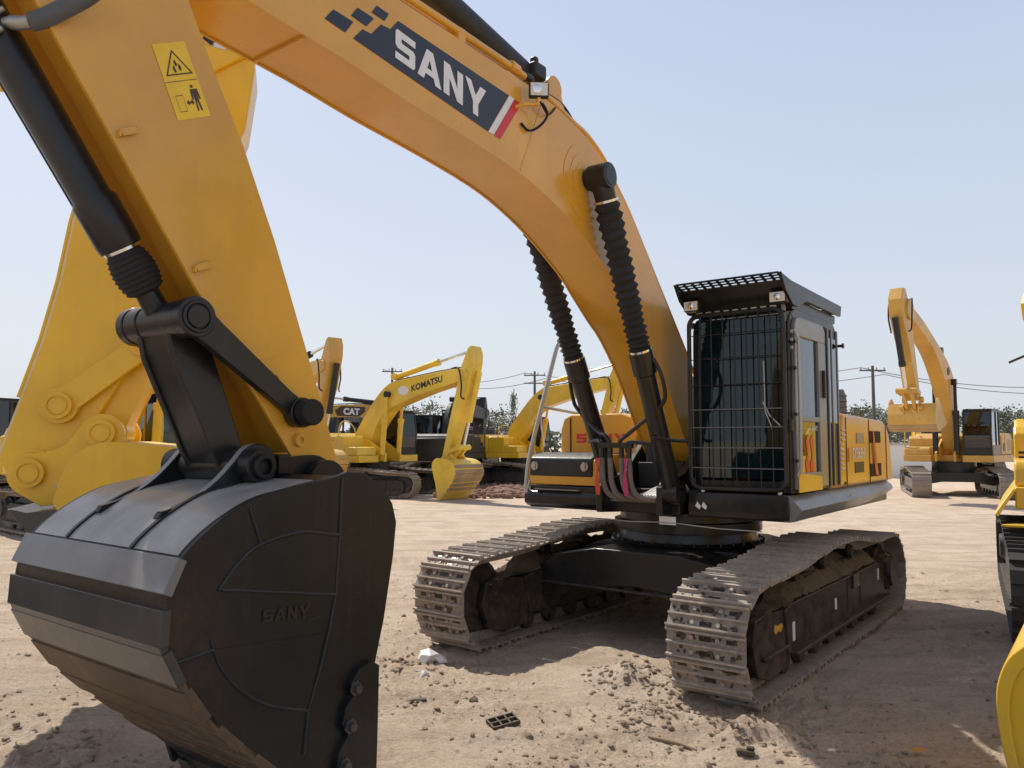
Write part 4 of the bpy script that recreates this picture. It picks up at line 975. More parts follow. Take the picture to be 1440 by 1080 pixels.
# bucket cylinder and linkage
P1 = (5.83, 2.505); P2 = (5.525, 1.795); P3 = (5.215, 2.07)
q0 = Vector((P1[0], 0, P1[1])); q1 = Vector((6.60, 0, 3.635)); dq = (q1 - q0).normalized()
bc = MB(); bc.lathe(q0 + dq * .40, q0 + dq * 2.35, [(0, .099), (.03, .104), (.23, .104), (.255, .088), (1.9, .088), (1.95, .08)], 32)
bco = bc.build('bucket_cylinder', 'black', ex)
pr = [(0, .06)]
for i in range(25):
    t = i / 24; pr.append((.01 + .20 * t, .072 + .032 * sin(pi * min(1, t * .85 + .08)) ** .7 + (.005 if i % 3 == 1 else -.003)))
MB().lathe(q0 + dq * .165, q0 + dq * .4, pr + [(.225, .07)], 32).build('rubber_bellows', 'rubber_dusty', bco, smooth=20)
MB().ring(q0 + dq * .385, q0 + dq * .405, .075, .086, 28).build('clamp_band', 'chrome', bco)
q = MB(); q.cyl((P1[0], -.11, P1[1]), (P1[0], .11, P1[1]), .088, 28); q.lathe(q0 + dq * .05, q0 + dq * .2, [(0, .062), (.15, .056)], 20); q.build('cylinder_eye', 'black', bco)
pp = [q0 + dq * s + Vector((.055, -.065, -.03)) for s in (.42, .9, 1.6, 2.3)]
MB().tube(pp, .012, 8).build('hydraulic_pipe', 'decal_navy', bco)
fp = cat_rom([(6.64, -0.0, 3.67), (6.61, 0.08, 3.68), (6.57, 0.16, 3.67), (6.52, 0.22, 3.69), (6.46, 0.3, 3.74), (6.4, 0.36, 3.8), (6.35, 0.4, 3.88)], 6)
MB().tube(fp[:9], .024, 12).build('steel_pipe', 'galv', bco)
MB().tube(fp[8:15], .030, 12).build('pipe_sleeve', 'galv', bco)
q = MB(); nn_ = (len(fp) - 14) * 8
for i in range(nn_):
    t = 14 + i / 8; j = min(int(t), len(fp) - 2); p = fp[j].lerp(fp[j + 1], t - j); d_ = (fp[j + 1] - fp[j]).normalized()
    q.lathe(p, p + d_, [(0, .034), (.004, .040), (.008, .034)], 14)
q.build('spiral_guard', 'grey', bco)
q = MB()
for dz in (-.045, .04):
    q.lathe((6.72, .0, 3.63 + dz), (6.62, .12, 3.69 + dz), [(0, .012), (.02, .026), (.09, .024), (.15, .010)], 12); q.cyl((6.70, .05, 3.655 + dz), (6.73, .07, 3.655 + dz), .016, 10)
q.build('hose_clamp', 'galv', bco)
lk = MB(); dx, dz = P2[0] - P1[0], P2[1] - P1[1]; Ln = hypot(dx, dz); ux_, uz_ = dx / Ln, dz / Ln; nx_, nz_ = -uz_, ux_
def LP(s, t): return (P1[0] + ux_ * s + nx_ * t, P1[1] + uz_ * s + nz_ * t)
lk.prism([LP(0, .062), LP(.12, .085), LP(Ln - .12, .072), LP(Ln, .06), LP(Ln, -.06), LP(Ln - .12, -.072), LP(.12, -.085), LP(0, -.062)], -.125, .125)
for sg in (-1, 1):
    lk.prism([LP(-.01, .072), LP(.15, .102), LP(Ln - .12, .085), LP(Ln + .01, .068), LP(Ln + .01, -.068), LP(Ln - .12, -.085), LP(.15, -.102), LP(-.01, -.072)], sg * .115, sg * .155)
lk.cyl((P1[0], -.235, P1[1]), (P1[0], -.115, P1[1]), .094, 32); lk.cyl((P1[0], .115, P1[1]), (P1[0], .235, P1[1]), .094, 32)
lk.cyl((P2[0], -.245, P2[1]), (P2[0], .245, P2[1]), .075, 32)
lko = lk.build('bucket_link', 'black', ex, bevel=.008)
MB().cyl((P1[0], -.31, P1[1]), (P1[0], .315, P1[1]), .056, 28).build('link_pin', 'black', lko, bevel=.006)
for sg in (-1, 1):
    y0_, y1_ = (.238, .292) if sg > 0 else (-.238, -.292)
    s_ = MB(); dx, dz = P3[0] - P1[0], P3[1] - P1[1]; L3 = hypot(dx, dz); a_, b_ = dx / L3, dz / L3; n1, n2 = -b_, a_
    def Q(s, t): return (P1[0] + a_ * s + n1 * t, P1[1] + b_ * s + n2 * t)
    s_.prism([Q(.02, .08), Q(.12, .070), Q(L3 - .12, .052), Q(L3, .058), Q(L3, -.058), Q(L3 - .12, -.052), Q(.12, -.070), Q(.02, -.08)], y0_, y1_)
    s_.cyl((P1[0], y0_ - .002 * sg, P1[1]), (P1[0], y1_ + .010 * sg, P1[1]), .098, 32); s_.ring((P1[0], y1_ + .008 * sg, P1[1]), (P1[0], y1_ + .022 * sg, P1[1]), .060, .078, 32)
    s_.cyl((P3[0], y0_ - .002 * sg, P3[1]), (P3[0], y1_ + .02 * sg, P3[1]), .080, 32)
    s_.build('side_link', 'black', ex, bevel=.010)
    if sg > 0: MB().cyl((P3[0], y1_ + .02 * sg, P3[1]), (P3[0], y1_ + .105 * sg, P3[1]), .070, 28).build('pin_cap', 'rubber', lko, bevel=.012)
# bucket
bk, T = bucket(ex, 'bucket_black', 'bucket_strip', BPIN, 0, 1, .72, 2)
YK = .723
def weld(pts, w=.007):
    q = MB(); pts = [(p[0], YK, p[1]) for p in pts]; q.tube(pts, w, 6); return q.build('weld_bead', 'charcoal', bk)
weld(smooth2([(5.95, 1.30), (5.86, 1.40), (5.75, 1.47), (5.55, 1.505), (5.43, 1.49), (5.31, 1.47)], 4)); weld([(5.81, 1.63), (5.75, 1.47)])
weld([(5.30, 1.74), (5.31, 1.47), (5.33, 1.19), (5.36, 1.05)]); weld([(5.94, 1.30), (5.33, 1.19)]); weld([(6.15, 1.04), (5.97, 1.06)])
weld(smooth2([(5.98, 1.1), (5.93, .98), (5.83, .86), (5.68, .76), (5.48, .69)], 4)); weld([(5.36, 1.05), (5.42, .85), (5.48, .69), (5.50, .5)])
q = MB(); q.prism(smooth2([(5.955, 1.295), (5.86, 1.39), (5.75, 1.46), (5.55, 1.495), (5.43, 1.48), (5.315, 1.46)], 3) + [(5.335, 1.19)], .719, .724); q.build('side_stiffener', 'bucket_black', bk, bevel=.002)
q = MB(); q.prism([(5.97, 1.06), (5.39, 1.02), (5.48, .70)] + smooth2([(5.48, .69), (5.68, .76), (5.83, .86), (5.93, .97)], 3), .719, .7235); q.build('side_stiffener', 'bucket_black', bk, bevel=.002)
block_letters('SANY', 'embossed_lettering', 'decal_black', bk, (5.735, .7255, 1.13), (-1, 0, -.08), (-.06, 0, 1), .055, gap=.16)
# ribs on the crown of the bucket
crown = [p for p in smooth2(BK, 3) if 5.62 < p[0] and p[1] > 1.44]
for y in (-.31, .31):
    q = MB(); up_ = offset_strip(crown, .014, 0, 0, 0); dn = offset_strip(crown, -.02, 0, 0, 0); q.prism(up_ + dn[::-1], y - .012, y + .012); q.build('rib', 'decal_black', bk)
for sg in (-1, 1):   # bolted side cutter
    q = MB(); q.prism([(5.12, .84), (5.07, .81), (5.075, .5), (5.085, .12), (5.30, .06), (5.34, .18), (5.29, .30), (5.33, .38), (5.32, .46), (5.265, .52), (5.30, .58), (5.28, .66), (5.235, .70), (5.25, .76), (5.20, .82)], sg * .715, sg * .755)
    sc = q.build('side_cutter', 'bucket_black', bk, bevel=.006)
    for u, z in ((5.225, .735), (5.255, .565), (5.285, .395), (5.29, .22)): MB().lathe((u, sg * .754, z), (u, sg * .79, z), [(0, .036), (.006, .036), (.007, .024), (.03, .022), (.032, .010)], 6).build('bolt', 'bucket_strip', sc)

# ------------------------------------------------------------------ the other machines
KB = dict(
  top=[(4.62, 4.27), (4.47, 4.29), (3.69, 4.24), (2.15, 4.07), (1.5, 3.99), (1.11, 3.85), (.65, 3.49), (.11, 2.89), (-.44, 2.18), (-.5, 1.85)],
  bot=[(.10, 1.60), (.38, 1.92), (.59, 2.38), (.95, 2.80), (1.26, 3.04), (1.95, 3.26), (3.08, 3.57), (4.32, 3.83), (4.65, 3.9)],
  arm=[(3.71, 1.34), (3.94, 1.33), (4.12, 1.90), (4.58, 3.10), (4.74, 3.40), (5.03, 4.4), (5.05, 4.75), (4.95, 5.02), (4.82, 4.95), (4.50, 4.30), (4.30, 3.5), (3.94, 2.25)],
  pin=(3.80, 1.30), bth=radians(4), bk=.82, ramtop=(1.25, 3.55), ramfoot=(1.05, 1.45), acyl=((1.35, 4.18), (4.84, 4.90)), bcyl=((4.95, 4.2), (4.28, 1.75)))
SB = dict(
  top=[(6.22, 4.72), (5.4, 4.70), (4.55, 4.66), (3.3, 4.605), (2.59, 4.51), (2.23, 4.40), (1.86, 4.16), (1.08, 3.40), (.25, 2.42), (.02, 2.02)],
  bot=[(.30, 1.66), (.67, 2.11), (1.3, 2.88), (2.03, 3.42), (2.5, 3.67), (3.26, 3.915), (4.42, 4.06), (5.58, 4.2), (6.3, 4.3)],
  arm=[(4.93, 1.79), (5.21, 1.81), (5.59, 2.345), (6.22, 3.265), (6.95, 4.32), (6.98, 4.6), (6.3, 5.55), (5.98, 5.6), (5.95, 4.5), (5.56, 3.42), (5.17, 2.48)],
  pin=(5.1, 1.70), bth=0, bk=1, ramtop=(2.35, 4.08), ramfoot=(1.1, 1.45), acyl=((2.55, 4.8), (6.05, 5.45)), bcyl=((6.9, 4.75), (5.84, 2.5)))
RB = dict(
  top=[(5.95, 6.28), (5.7, 6.15), (4.38, 5.82), (2.88, 5.30), (1.45, 4.72), (.62, 4.15), (.18, 3.1), (.05, 1.9)],
  bot=[(.35, 1.62), (.72, 2.50), (1.3, 3.45), (2.15, 4.30), (3.25, 5.02), (4.7, 5.50), (5.6, 5.72)],
  arm=[(4.80, 3.2), (5.08, 3.2), (5.40, 3.9), (5.85, 4.9), (6.42, 5.75), (6.50, 6.25), (6.30, 6.62), (6.05, 6.62), (5.72, 6.2), (5.40, 5.3), (5.05, 4.1)],
  pin=(4.92, 3.22), bth=radians(-58), bk=.80, ramtop=(.95, 4.0), ramfoot=(1.0, 1.45), acyl=((1.8, 5.05), (6.1, 6.5)), bcyl=((6.4, 5.75), (5.45, 3.55)))
CB = dict(
  top=[(4.95, 3.43), (4.8, 3.45), (2.7, 3.62), (1.3, 3.60), (.8, 3.45), (.35, 2.9), (.0, 2.2), (-.1, 1.9)],
  bot=[(.35, 1.62), (.62, 2.05), (1.0, 2.6), (1.5, 2.95), (2.2, 3.06), (3.2, 3.02), (4.8, 2.98), (4.95, 3.02)],
  arm=[(4.15, .95), (4.4, .9), (4.75, 2.0), (5.2, 3.1), (5.22, 3.6), (5.0, 4.05), (4.8, 4.05), (4.65, 3.4), (4.45, 2.4)],
  pin=(4.3, 1.0), bth=radians(-40), bk=.8, ramtop=(1.2, 3.1), ramfoot=(1.0, 1.45), acyl=((.9, 3.75), (4.85, 3.95)), bcyl=((5.15, 3.1), (4.75, 1.5)))
M['track_dark'] = plain('dark_track', (.035, .032, .03), .7)
def excavator(label, pos, head, pose, main='yellow', trim='charcoal', cw_col=None, track_yaw=0, cab_guard=False, cab_col='charcoal', bw=.28, bucket_mat=None, parts_detail=True, z=0, du=0, dz=0, arm_cyl='main', shoes=44, bhw=.7, bcyl_mat=None, cabglass='glass_dark', strip=None, bw2=None, rail=True, trk='track'):
    r_ = thing('excavator', label, 'excavator', (pos[0], pos[1], z), head, 'excavators parked in the yard')
    if pose is KB or du or dz:
        pose = {k: ([(a + du, b + dz) for a, b in v] if isinstance(v, list) else (tuple((a + du, b + dz) for a, b in v) if k in ('acyl', 'bcyl') else ((v[0] + du, v[1] + dz) if k in ('pin',) else v))) for k, v in pose.items()}
        # the boom foot stays on its bracket
    for sg in (-1, 1):
        a = simple_track(r_, sg * 1.295, shoes, mat=trk); b = track_frame(r_, sg * 1.295, sg, trim)
        if track_yaw:
            for o_ in (a, b): o_.rotation_euler = (0, 0, track_yaw)
    c_ = MB(); c_.prism([(-1.1, .62), (-.8, .8), (.8, .8), (1.1, .62), (1.1, .36), (.5, .48), (-.5, .48), (-1.1, .36)], -.9, .9, 'x'); c_.cyl((0, 0, .8), (0, 0, 1.2), .72, 32); cbd = c_.build('car_body', trim, r_)
    if track_yaw: cbd.rotation_euler = (0, 0, track_yaw)
    d_ = MB(); d_.prism([(1.0, .5), (1.0, 1.45), (-2.5, 1.45), (-2.5, -1.42), (1.0, -1.42), (1.0, -.5), (.5, -.4), (.5, .4)], 1.18, 1.42, 'z'); d_.build('deck', main, r_, bevel=.02)
    b_ = MB()
    for sg in (-1, 1): b_.prism([(-.4, 1.4), (-.1, 1.95), (.3, 2.0), (1.2, 1.5), (1.2, 1.2)], sg * (bw + .03), sg * (bw + .09))
    b_.build('boom_bracket', main, r_)
    cwm = cw_col or main
    w_ = MB(); w_.prism([(-2.45, 1.47), (-2.9, 1.38), (-3.2, 1.0), (-3.32, .4), (-3.32, -.4), (-3.2, -1.0), (-2.9, -1.38), (-2.45, -1.47)], 1.15, 2.05, 'z'); w_.build('counterweight', cwm, r_, bevel=.09, seg=3)
    h_ = MB(); h_.prism([(-2.44, 1.42), (-2.44, 2.1), (-2.3, 2.2), (-.75, 2.2), (-.62, 2.1), (-.62, 1.42)], -1.42, 1.42); ho = h_.build('engine_hood', main, r_, bevel=.04, seg=2)
    for sg in (-1, 1):
        m_ = MB()
        for i in range(6): m_.box((-1.9, sg * 1.425, 1.6 + i * .07), (.5, .012, .025))
        m_.build('louver', 'decal_black', ho); MB().box((-1.2, sg * 1.424, 1.8), (.012, .006, .7)).build('panel_gap', 'decal_black', ho); MB().box((-1.0, sg * 1.426, 1.7), (.24, .008, .3)).build('grille', 'decal_black', ho)
    t_ = MB(); t_.prism([(.25, 1.42), (.25, 2.0), (.15, 2.1), (-.6, 2.1), (-.6, 1.42)], -1.42, -.5); t_.prism([(.26, 1.42), (.26, 1.72), (.85, 1.70), (.92, 1.6), (.92, 1.42)], -1.42, -.55); t_.build('fuel_tank', main, r_, bevel=.03)
    if rail: MB().tube(cat_rom([(.85, -1.4, 1.5), (.75, -1.4, 2.3), (.3, -1.4, 2.6), (.0, -1.4, 2.5), (-.1, -1.4, 2.1)], 4), .02, 8).build('handrail', main if main != 'black' else 'galv', r_)
    # cab
    k_ = MB(); V0_, V1_ = .52, 1.42
    for y in (V0_, V1_ - .06):
        k_.prism([(.92, 1.42), (1.0, 2.2), (.88, 2.95), (.80, 2.95), (.90, 2.2), (.84, 1.42)], y, y + .06); k_.prism([(-.42, 1.42), (-.42, 2.95), (-.32, 2.95), (-.32, 1.42)], y, y + .06); k_.box((.2, y + .03, 2.98), (1.22, .06, .08)); k_.box((.25, y + .03, 1.6), (1.15, .06, .36)); k_.box((.15, y + .03, 2.3), (.07, .06, 1.3))
    k_.box((.22, .97, 3.0), (1.2, .9, .07)); k_.box((.90, .97, 1.55), (.06, .84, .25)); k_.box((-.38, .97, 1.8), (.06, .84, .7)); k_.box((.1, .97, 1.75), (.4, .45, .5))
    cb_ = k_.build('cab', cab_col, r_, bevel=.012)
    MB().prism([(.93, 1.68), (.985, 2.2), (.865, 2.93), (.855, 2.93), (.975, 2.2), (.92, 1.68)], V0_ + .05, V1_ - .05).build('windscreen', cabglass, cb_)
    for y in (V0_ + .03, V1_ - .03):
        MB().box((.28 + .25, y, 2.36), (.66, .006, 1.16)).build('side_window', cabglass, cb_); MB().box((-.1, y, 2.36), (.42, .006, 1.16)).build('side_window', cabglass, cb_)
    MB().box((-.38, .97, 2.54), (.006, .8, .78)).build('rear_window', cabglass, cb_)
    if cab_guard:
        q = MB()
        for i in range(7): q.box((1.08, .55 + i * .14, 2.3), (.02, .018, 1.5))
        for i in range(6): q.box((1.08, .97, 1.6 + i * .27), (.02, .9, .016))
        for i in range(8): q.box((.35, .55 + i * .12, 3.18), (1.5, .02, .02))
        q.box((.35, .52, 3.18), (1.6, .04, .09)); q.box((.35, 1.42, 3.18), (1.6, .04, .09)); q.box((1.13, .97, 3.2), (.04, .94, .12)); q.box((-.44, .97, 3.15), (.04, .94, .1))
        for x in (1.08, -.4):
            for y in (.54, 1.4): q.box((x, y, 3.06), (.04, .04, .16))
        q.build('cab_guard', 'black', cb_)
    # boom
    P = smooth2(pose['top'], 3) + arc((.17, 1.80), .2, 160, 310, 6) + smooth2(pose['bot'], 3)
    tip = lerp2(pose['top'][0], pose['bot'][-1], .5)
    bm_ = MB().prism(P, -bw, bw); bm_.cyl((tip[0], -bw - .02, tip[1]), (tip[0], bw + .02, tip[1]), hypot(pose['top'][0][0] - pose['bot'][-1][0], pose['top'][0][1] - pose['bot'][-1][1]) / 2, 24)
    boom = bm_.build('boom', main, r_, bevel=.02)
    rt, rf = pose['ramtop'], pose['ramfoot']; rt = (rt[0] + du, rt[1] + dz) if (du or dz) else rt
    MB().cyl((rt[0], -bw - .16, rt[1]), (rt[0], bw + .16, rt[1]), .11, 16).build('cylinder_pin', trim, boom)
    for sg in (-1, 1):
        f = Vector((rf[0], sg * (bw + .1), rf[1])); t = Vector((rt[0], sg * (bw + .1), rt[1])); d = t - f
        c_ = MB(); c_.cyl(f, f + d * .58, .095, 16); c_.cyl(f + d * .53, f + d * .6, .115, 16); c_.cyl(f + d * .58, t, .055, 12); c_.build('boom_cylinder', main if arm_cyl == 'main' else trim, r_)
    a0_, a1_ = [Vector((p[0], 0, p[1])) for p in pose['acyl']]; d = a1_ - a0_
    c_ = MB(); c_.cyl(a0_, a0_ + d * .56, .10, 16); c_.cyl(a0_ + d * .52, a0_ + d * .57, .12, 16); c_.cyl(a0_ - Vector((0, .2, 0)), a0_ + Vector((0, .2, 0)), .12, 16); aq = c_.build('arm_cylinder', main if arm_cyl == 'main' else trim, r_)
    MB().cyl(a0_ + d * .56, a1_, .05, 12).build('piston_rod', 'chrome', aq)
    for y in (-.12, .12):
        pts = [(p[0], y, p[1] + .05) for p in smooth2(pose['top'], 2)[1:-4]]; MB().tube(pts, .022, 6).build('hydraulic_pipe', 'charcoal' if main != 'black' else 'galv', boom)
    t0, t1 = pose['top'][0], pose['arm'][len(pose['arm']) // 2]
    hl_ = [(t0[0] - .6, .14, t0[1] + .05), (t0[0] - .1, bw + .08, t0[1] + .02), (t0[0] + .05, bw + .10, t0[1] - .5), (t0[0] + .0, bw + .06, t0[1] - .9), (t0[0] + .12, bw + .02, t0[1] - 1.0)]
    MB().tube(cat_rom(hl_, 4), .025, 6).build('hose', 'rubber', boom)
    MB().tube(cat_rom([(p[0], -p[1], p[2]) for p in hl_], 4), .025, 6).build('hose', 'rubber', boom)
    arm_ = MB().prism(pose['arm'], -(bw2 or bw) + .04, (bw2 or bw) - .04).build('arm', main, r_, bevel=.02)
    b0, b1 = [Vector((p[0], 0, p[1])) for p in pose['bcyl']]; d = b1 - b0; off = Vector((d.z, 0, -d.x)).normalized() * -.16
    c_ = MB(); c_.cyl(b0 + off, b0 + off + d * .62, .095, 16); c_.cyl(b0 + off + d * .6, b0 + off + d * .66, .11, 16); bq = c_.build('bucket_cylinder', bcyl_mat or (main if arm_cyl == 'main' else trim), r_)
    MB().cyl(b0 + off + d * .62, b1 + off, .05, 12).build('piston_rod', 'chrome', bq)
    bb, TT = bucket(r_, bucket_mat or main, strip or bucket_mat or main, pose['pin'], pose['bth'], pose['bk'], bhw, 1)
    e1 = TT((5.52, 1.81)); l_ = MB(); pj = (b1.x + off.x, b1.z + off.z)
    l_.bar((pj[0], -.12, pj[1]), (e1[0], -.12, e1[1]), .08, .14); l_.bar((pj[0], .12, pj[1]), (e1[0], .12, e1[1]), .08, .14); l_.cyl((pj[0], -.3, pj[1]), (pj[0], .3, pj[1]), .09, 16)
    l_.build('bucket_link', main, r_)
    aa = pose['arm']; base = lerp2(lerp2(aa[0], aa[1], .5), pj, .35)
    for sg in (-1, 1): MB().bar((pj[0], sg * .28, pj[1]), (base[0], sg * .28, base[1] + .1), .05, .12).build('side_link', main, r_)
    return r_, boom, bb
def hd(ux, uy): return atan2(uy, ux)
# --- yellow machine in the middle distance with dark lettering
r1, boom1, b1 = excavator('lemon yellow excavator in mid distance, dark lettering on boom, dirt-caked bucket resting on soil', (-5.14, 29.0), hd(.8, -.6), KB, 'yellow2', 'charcoal', track_yaw=radians(20), bw=.3, arm_cyl='main', cab_col='charcoal', cabglass='glass', strip='cake')
text_obj('KOMATSU', 'dark_lettering', 'decal_navy', boom1, (2.35, -.304, 3.60), (1, 0, .2), (-.1, 0, 1), .22, .03, width=1.45)
MB().flat([(1.95 + .26 * cos(i * pi / 8), -.304, 3.66 + .16 * sin(i * pi / 8)) for i in range(16)][::-1]).build('pale_patch', 'decal_white', boom1, smooth=0, recalc=False)
# --- its neighbour further right
r2, boom2, b2 = excavator('bright yellow excavator facing right beyond the handrail, striped white panels on its hood', (.2, 36.5), hd(.85, -.53), KB, 'yellow', 'charcoal', cw_col='cream', bw=.3, dz=.3, du=.25, cabglass='glass')
hh = [c for c in r2.children if c.name.startswith('engine_hood')][0]
for x, w, mt in ((-2.1, .5, 'decal_white'), (-1.65, .25, 'decal_brown'), (-1.3, .35, 'decal_white')): MB().box((x, -1.434, 1.82), (w, .006, .62)).build('hood_panel', mt, hh)
text_obj('350LC', 'dark_lettering', 'decal_navy', hh, (-1.15, -1.44, 1.5), (1, 0, 0), (0, 0, 1), .12, .02)
# --- amber machine with lettered dark badge, facing left
r3, boom3, b3 = excavator('amber excavator facing left with a dark lettered badge on its level boom', (-5.75, 39.5), hd(-.65, -.76), CB, 'tan', 'charcoal', bw=.3, arm_cyl='trim', cab_guard=False)
MB().flat([(3.9, .304, 3.30), (3.55, .304, 3.52), (2.15, .304, 3.52), (2.15, .304, 3.30), (2.5, .304, 3.06), (3.75, .304, 3.06)]).build('badge', 'decal_brown', boom3, smooth=0, recalc=False)
text_obj('CAT', 'white_lettering', 'decal_white', boom3, (3.42, .308, 3.12), (-1, 0, 0), (0, 0, 1), .32, .05, width=.95)
# --- pale amber machine: raised arm beside the main arm
r4, boom4, b4 = excavator('pale amber excavator whose upright arm peeks past the main orange arm', (-9.16, 29.6), hd(.68, -.73), KB, 'tan', 'charcoal', bw=.3, dz=.28, du=.0, arm_cyl='trim', bcyl_mat='charcoal')
# --- dark machines behind
r5, boom5, b5 = excavator('black excavator with a dark cab parked behind the lemon yellow one', (-2.75, 34.2), hd(.25, .97), CB, 'charcoal', 'black', bw=.3, arm_cyl='trim', cab_col='black')
r6, boom6, b6 = excavator('dark excavator with a caged cab roof showing behind the bright yellow hood', (-2.6, 46.0), hd(-.1, .99), CB, 'charcoal', 'black', bw=.3, arm_cyl='trim', cab_guard=True, cab_col='black', z=.5)
r7, boom7, b7 = excavator('dark excavator with a caged cab under the lettered amber boom', (-9.6, 42.0), hd(.1, .99), CB, 'charcoal', 'black', bw=.3, arm_cyl='trim', cab_guard=True, cab_col='black')
# --- far right machine
r8, boom8, b8 = excavator('amber excavator standing alone at far right, boom and arm raised, muddy bucket off the ground', (16.0, 29.1), hd(-.66, -.75), RB, 'tan', 'black', track_yaw=radians(20), bw=.24, arm_cyl='trim', cab_col='black', bucket_mat='tan', strip='cake')
MB().ring((1.35, .244, 4.35), (1.35, .26, 4.35), .06, .14, 16).build('boss_ring', 'decal_brown', boom8)
r13, boom13, b13 = excavator('yellow excavator whose raised arm tip shows at the right edge above the black mirror', (22.0, 27.7), hd(-.9, -.44), RB, 'yellow', 'charcoal', bw=.26)
r9, boom9, b9 = excavator('yellow excavator mostly hidden behind the raised amber one, rounded tail showing', (25.9, 47.0), hd(.05, .99), CB, 'yellow', 'charcoal', bw=.3)
# --- right edge machine
r10, boom10, b10 = excavator('yellow excavator cut by the right edge of the photo, black mirror arm over its hood', (7.22, 8.86), hd(-.54, -.84), SB, 'yellow', 'charcoal', track_yaw=radians(3), bw=.28, cab_col='black', rail=False, trk='track_dark')
m_ = MB(); m_.bar((.6, -.95, 2.05), (.85, -1.18, 2.80), .05, .08); m_.build('mirror_arm', 'black', r10)
m_ = MB(); m_.box((.88, -1.27, 2.86), (.09, .34, .022), Matrix.Rotation(radians(24), 3, 'X')); m_.build('mirror', 'black', r10, bevel=.008)
MB().prism([(-1.16, 1.74), (-1.20, 1.80), (-1.20, 2.02), (-1.12, 2.06), (-.52, 2.06), (-.52, 1.74)], .252, .258, 'x').build('dark_panel', 'decal_black', r10)
q = MB()
for i in range(4): q.box((.254, -1.32, 1.62 + i * .055), (.006, .11, .028))
q.build('vent', 'decal_black', r10)
q = MB(); q.prism([(1.02, -1.43), (1.02, 1.45), (1.25, 1.55), (1.25, -1.55)], 1.0, 1.03, 'z'); q.loft([[(1.0, -1.44, 1.40), (-2.4, -1.44, 1.40), (-2.4, -1.62, 1.12), (1.15, -1.62, 1.12)], [(1.0, -1.40, 1.40), (-2.4, -1.40, 1.40), (-2.4, -1.58, 1.10), (1.15, -1.58, 1.10)]]); q.build('side_skirt', 'yellow', r10, bevel=.01)
# --- neighbour at the left: near yellow machine with arm folded in and bucket tucked behind the black bucket
NB = dict(
  top=[(1.45, 5.02), (.6, 5.12), (-.8, 5.25), (-2.3, 5.25), (-3.2, 5.05), (-3.9, 4.55), (-5.0, 3.2), (-5.6, 2.3)],
  bot=[(-5.2, 1.75), (-4.9, 2.2), (-4.3, 3.1), (-3.5, 3.95), (-2.6, 4.45), (-1.2, 4.7), (.3, 4.68), (1.0, 4.72)],
  pin=(.02, 1.69))
n_ = thing('excavator', 'yellow excavator at left with big folded arm beside the main black bucket', 'excavator', (-3.575, 6.1, 0), .26, 'excavators parked in the yard')
poly = smooth2(NB['top'], 3) + smooth2(NB['bot'], 3)
nb = MB().prism(poly, -.26, .26).build('boom', 'mustard', n_, bevel=.02)
na_poly = [(-.13, 1.62), (-.22, 1.80), (-.14, 2.24), (-.01, 2.68), (.09, 3.13), (.16, 3.58), (.30, 4.2), (.48, 4.8), (.70, 5.5), (.95, 5.75), (1.2, 5.68), (1.46, 5.26), (1.49, 4.91), (1.43, 4.42), (1.10, 3.6), (.74, 2.76), (.57, 2.36), (.31, 1.87), (.15, 1.60)]
na_poly = [(u + (.055 if 2 <= i <= 7 else 0), z) for i, (u, z) in enumerate(na_poly)]
na = MB().prism(na_poly, -.22, .22).build('arm', 'mustard', n_, bevel=.015)
MB().prism([(u - .012, z) for u, z in na_poly[1:9]] + [(u + .01, z) for u, z in na_poly[1:9]][::-1], -.215, .215).build('back_plate', 'cream', na)  # sunlit back face of the arm, its brightness painted as a cream sheet
for k, dx in enumerate((-.03, -.05)):
    pts = [(u + dx, -.17 + .13 * k, z) for u, z in na_poly[2:8]]; MB().tube(pts, .022, 8).build('hydraulic_pipe', 'mustard', na)
MB().flat([(1.205, -.224, 5.16), (1.29, -.224, 5.10), (1.24, -.224, 5.00), (1.15, -.224, 5.06)]).build('white_sticker', 'decal_white', na, smooth=0, recalc=False)
MB().flat([(1.10, -.224, 5.22), (1.20, -.224, 5.16), (1.17, -.224, 5.06), (1.09, -.224, 5.12)]).build('black_sticker', 'decal_black', na, smooth=0, recalc=False)
NP1, NP2, NP3, NPB = (.74, 2.64), (.48, 1.98), (.18, 2.18), (.02, 1.69)
def cap(mb, p, y, r_): 
    sg = -1 if y < 0 else 1
    mb.cyl((p[0], y, p[1]), (p[0], y + sg * .05, p[1]), r_, 28); mb.ring((p[0], y + sg * .05, p[1]), (p[0], y + sg * .062, p[1]), r_ * .62, r_ * .70, 28)
def lnk(name, a, b, y0_, y1_, wa, wb, par, mt='mustard'):
    dx, dz = b[0] - a[0], b[1] - a[1]; L = hypot(dx, dz); n1, n2 = -dz / L, dx / L; q = MB()
    q.prism([(a[0] + n1 * wa, a[1] + n2 * wa), lerp2((a[0] + n1 * wa, a[1] + n2 * wa), (b[0] + n1 * wb, b[1] + n2 * wb), .5), (b[0] + n1 * wb, b[1] + n2 * wb), (b[0] - n1 * wb, b[1] - n2 * wb), (a[0] - n1 * wa, a[1] - n2 * wa)], y0_, y1_)
    for p, w in ((a, wa), (b, wb)): q.cyl((p[0], y0_ - .002, p[1]), (p[0], y1_ + .002, p[1]), w * 1.32, 28); cap(q, p, min(y0_, y1_) if y0_ < 0 else max(y0_, y1_), w)
    return q.build(name, mt, par, bevel=.008)
for sg in (-1, 1): lnk('side_link', NP1, NP3, min(sg * .235, sg * .30), max(sg * .235, sg * .30), .085, .10, n_)
lnk('bucket_link', NP1, NP2, -.16, .16, .10, .11, n_)
q = MB(); q.cyl((1.35, 0, 4.05), (.95, 0, 3.05), .12, 20); q.build('bucket_cylinder', 'mustard', n_); MB().cyl((.98, 0, 3.1), (NP1[0], 0, NP1[1]), .055, 16).build('piston_rod', 'chrome', n_)
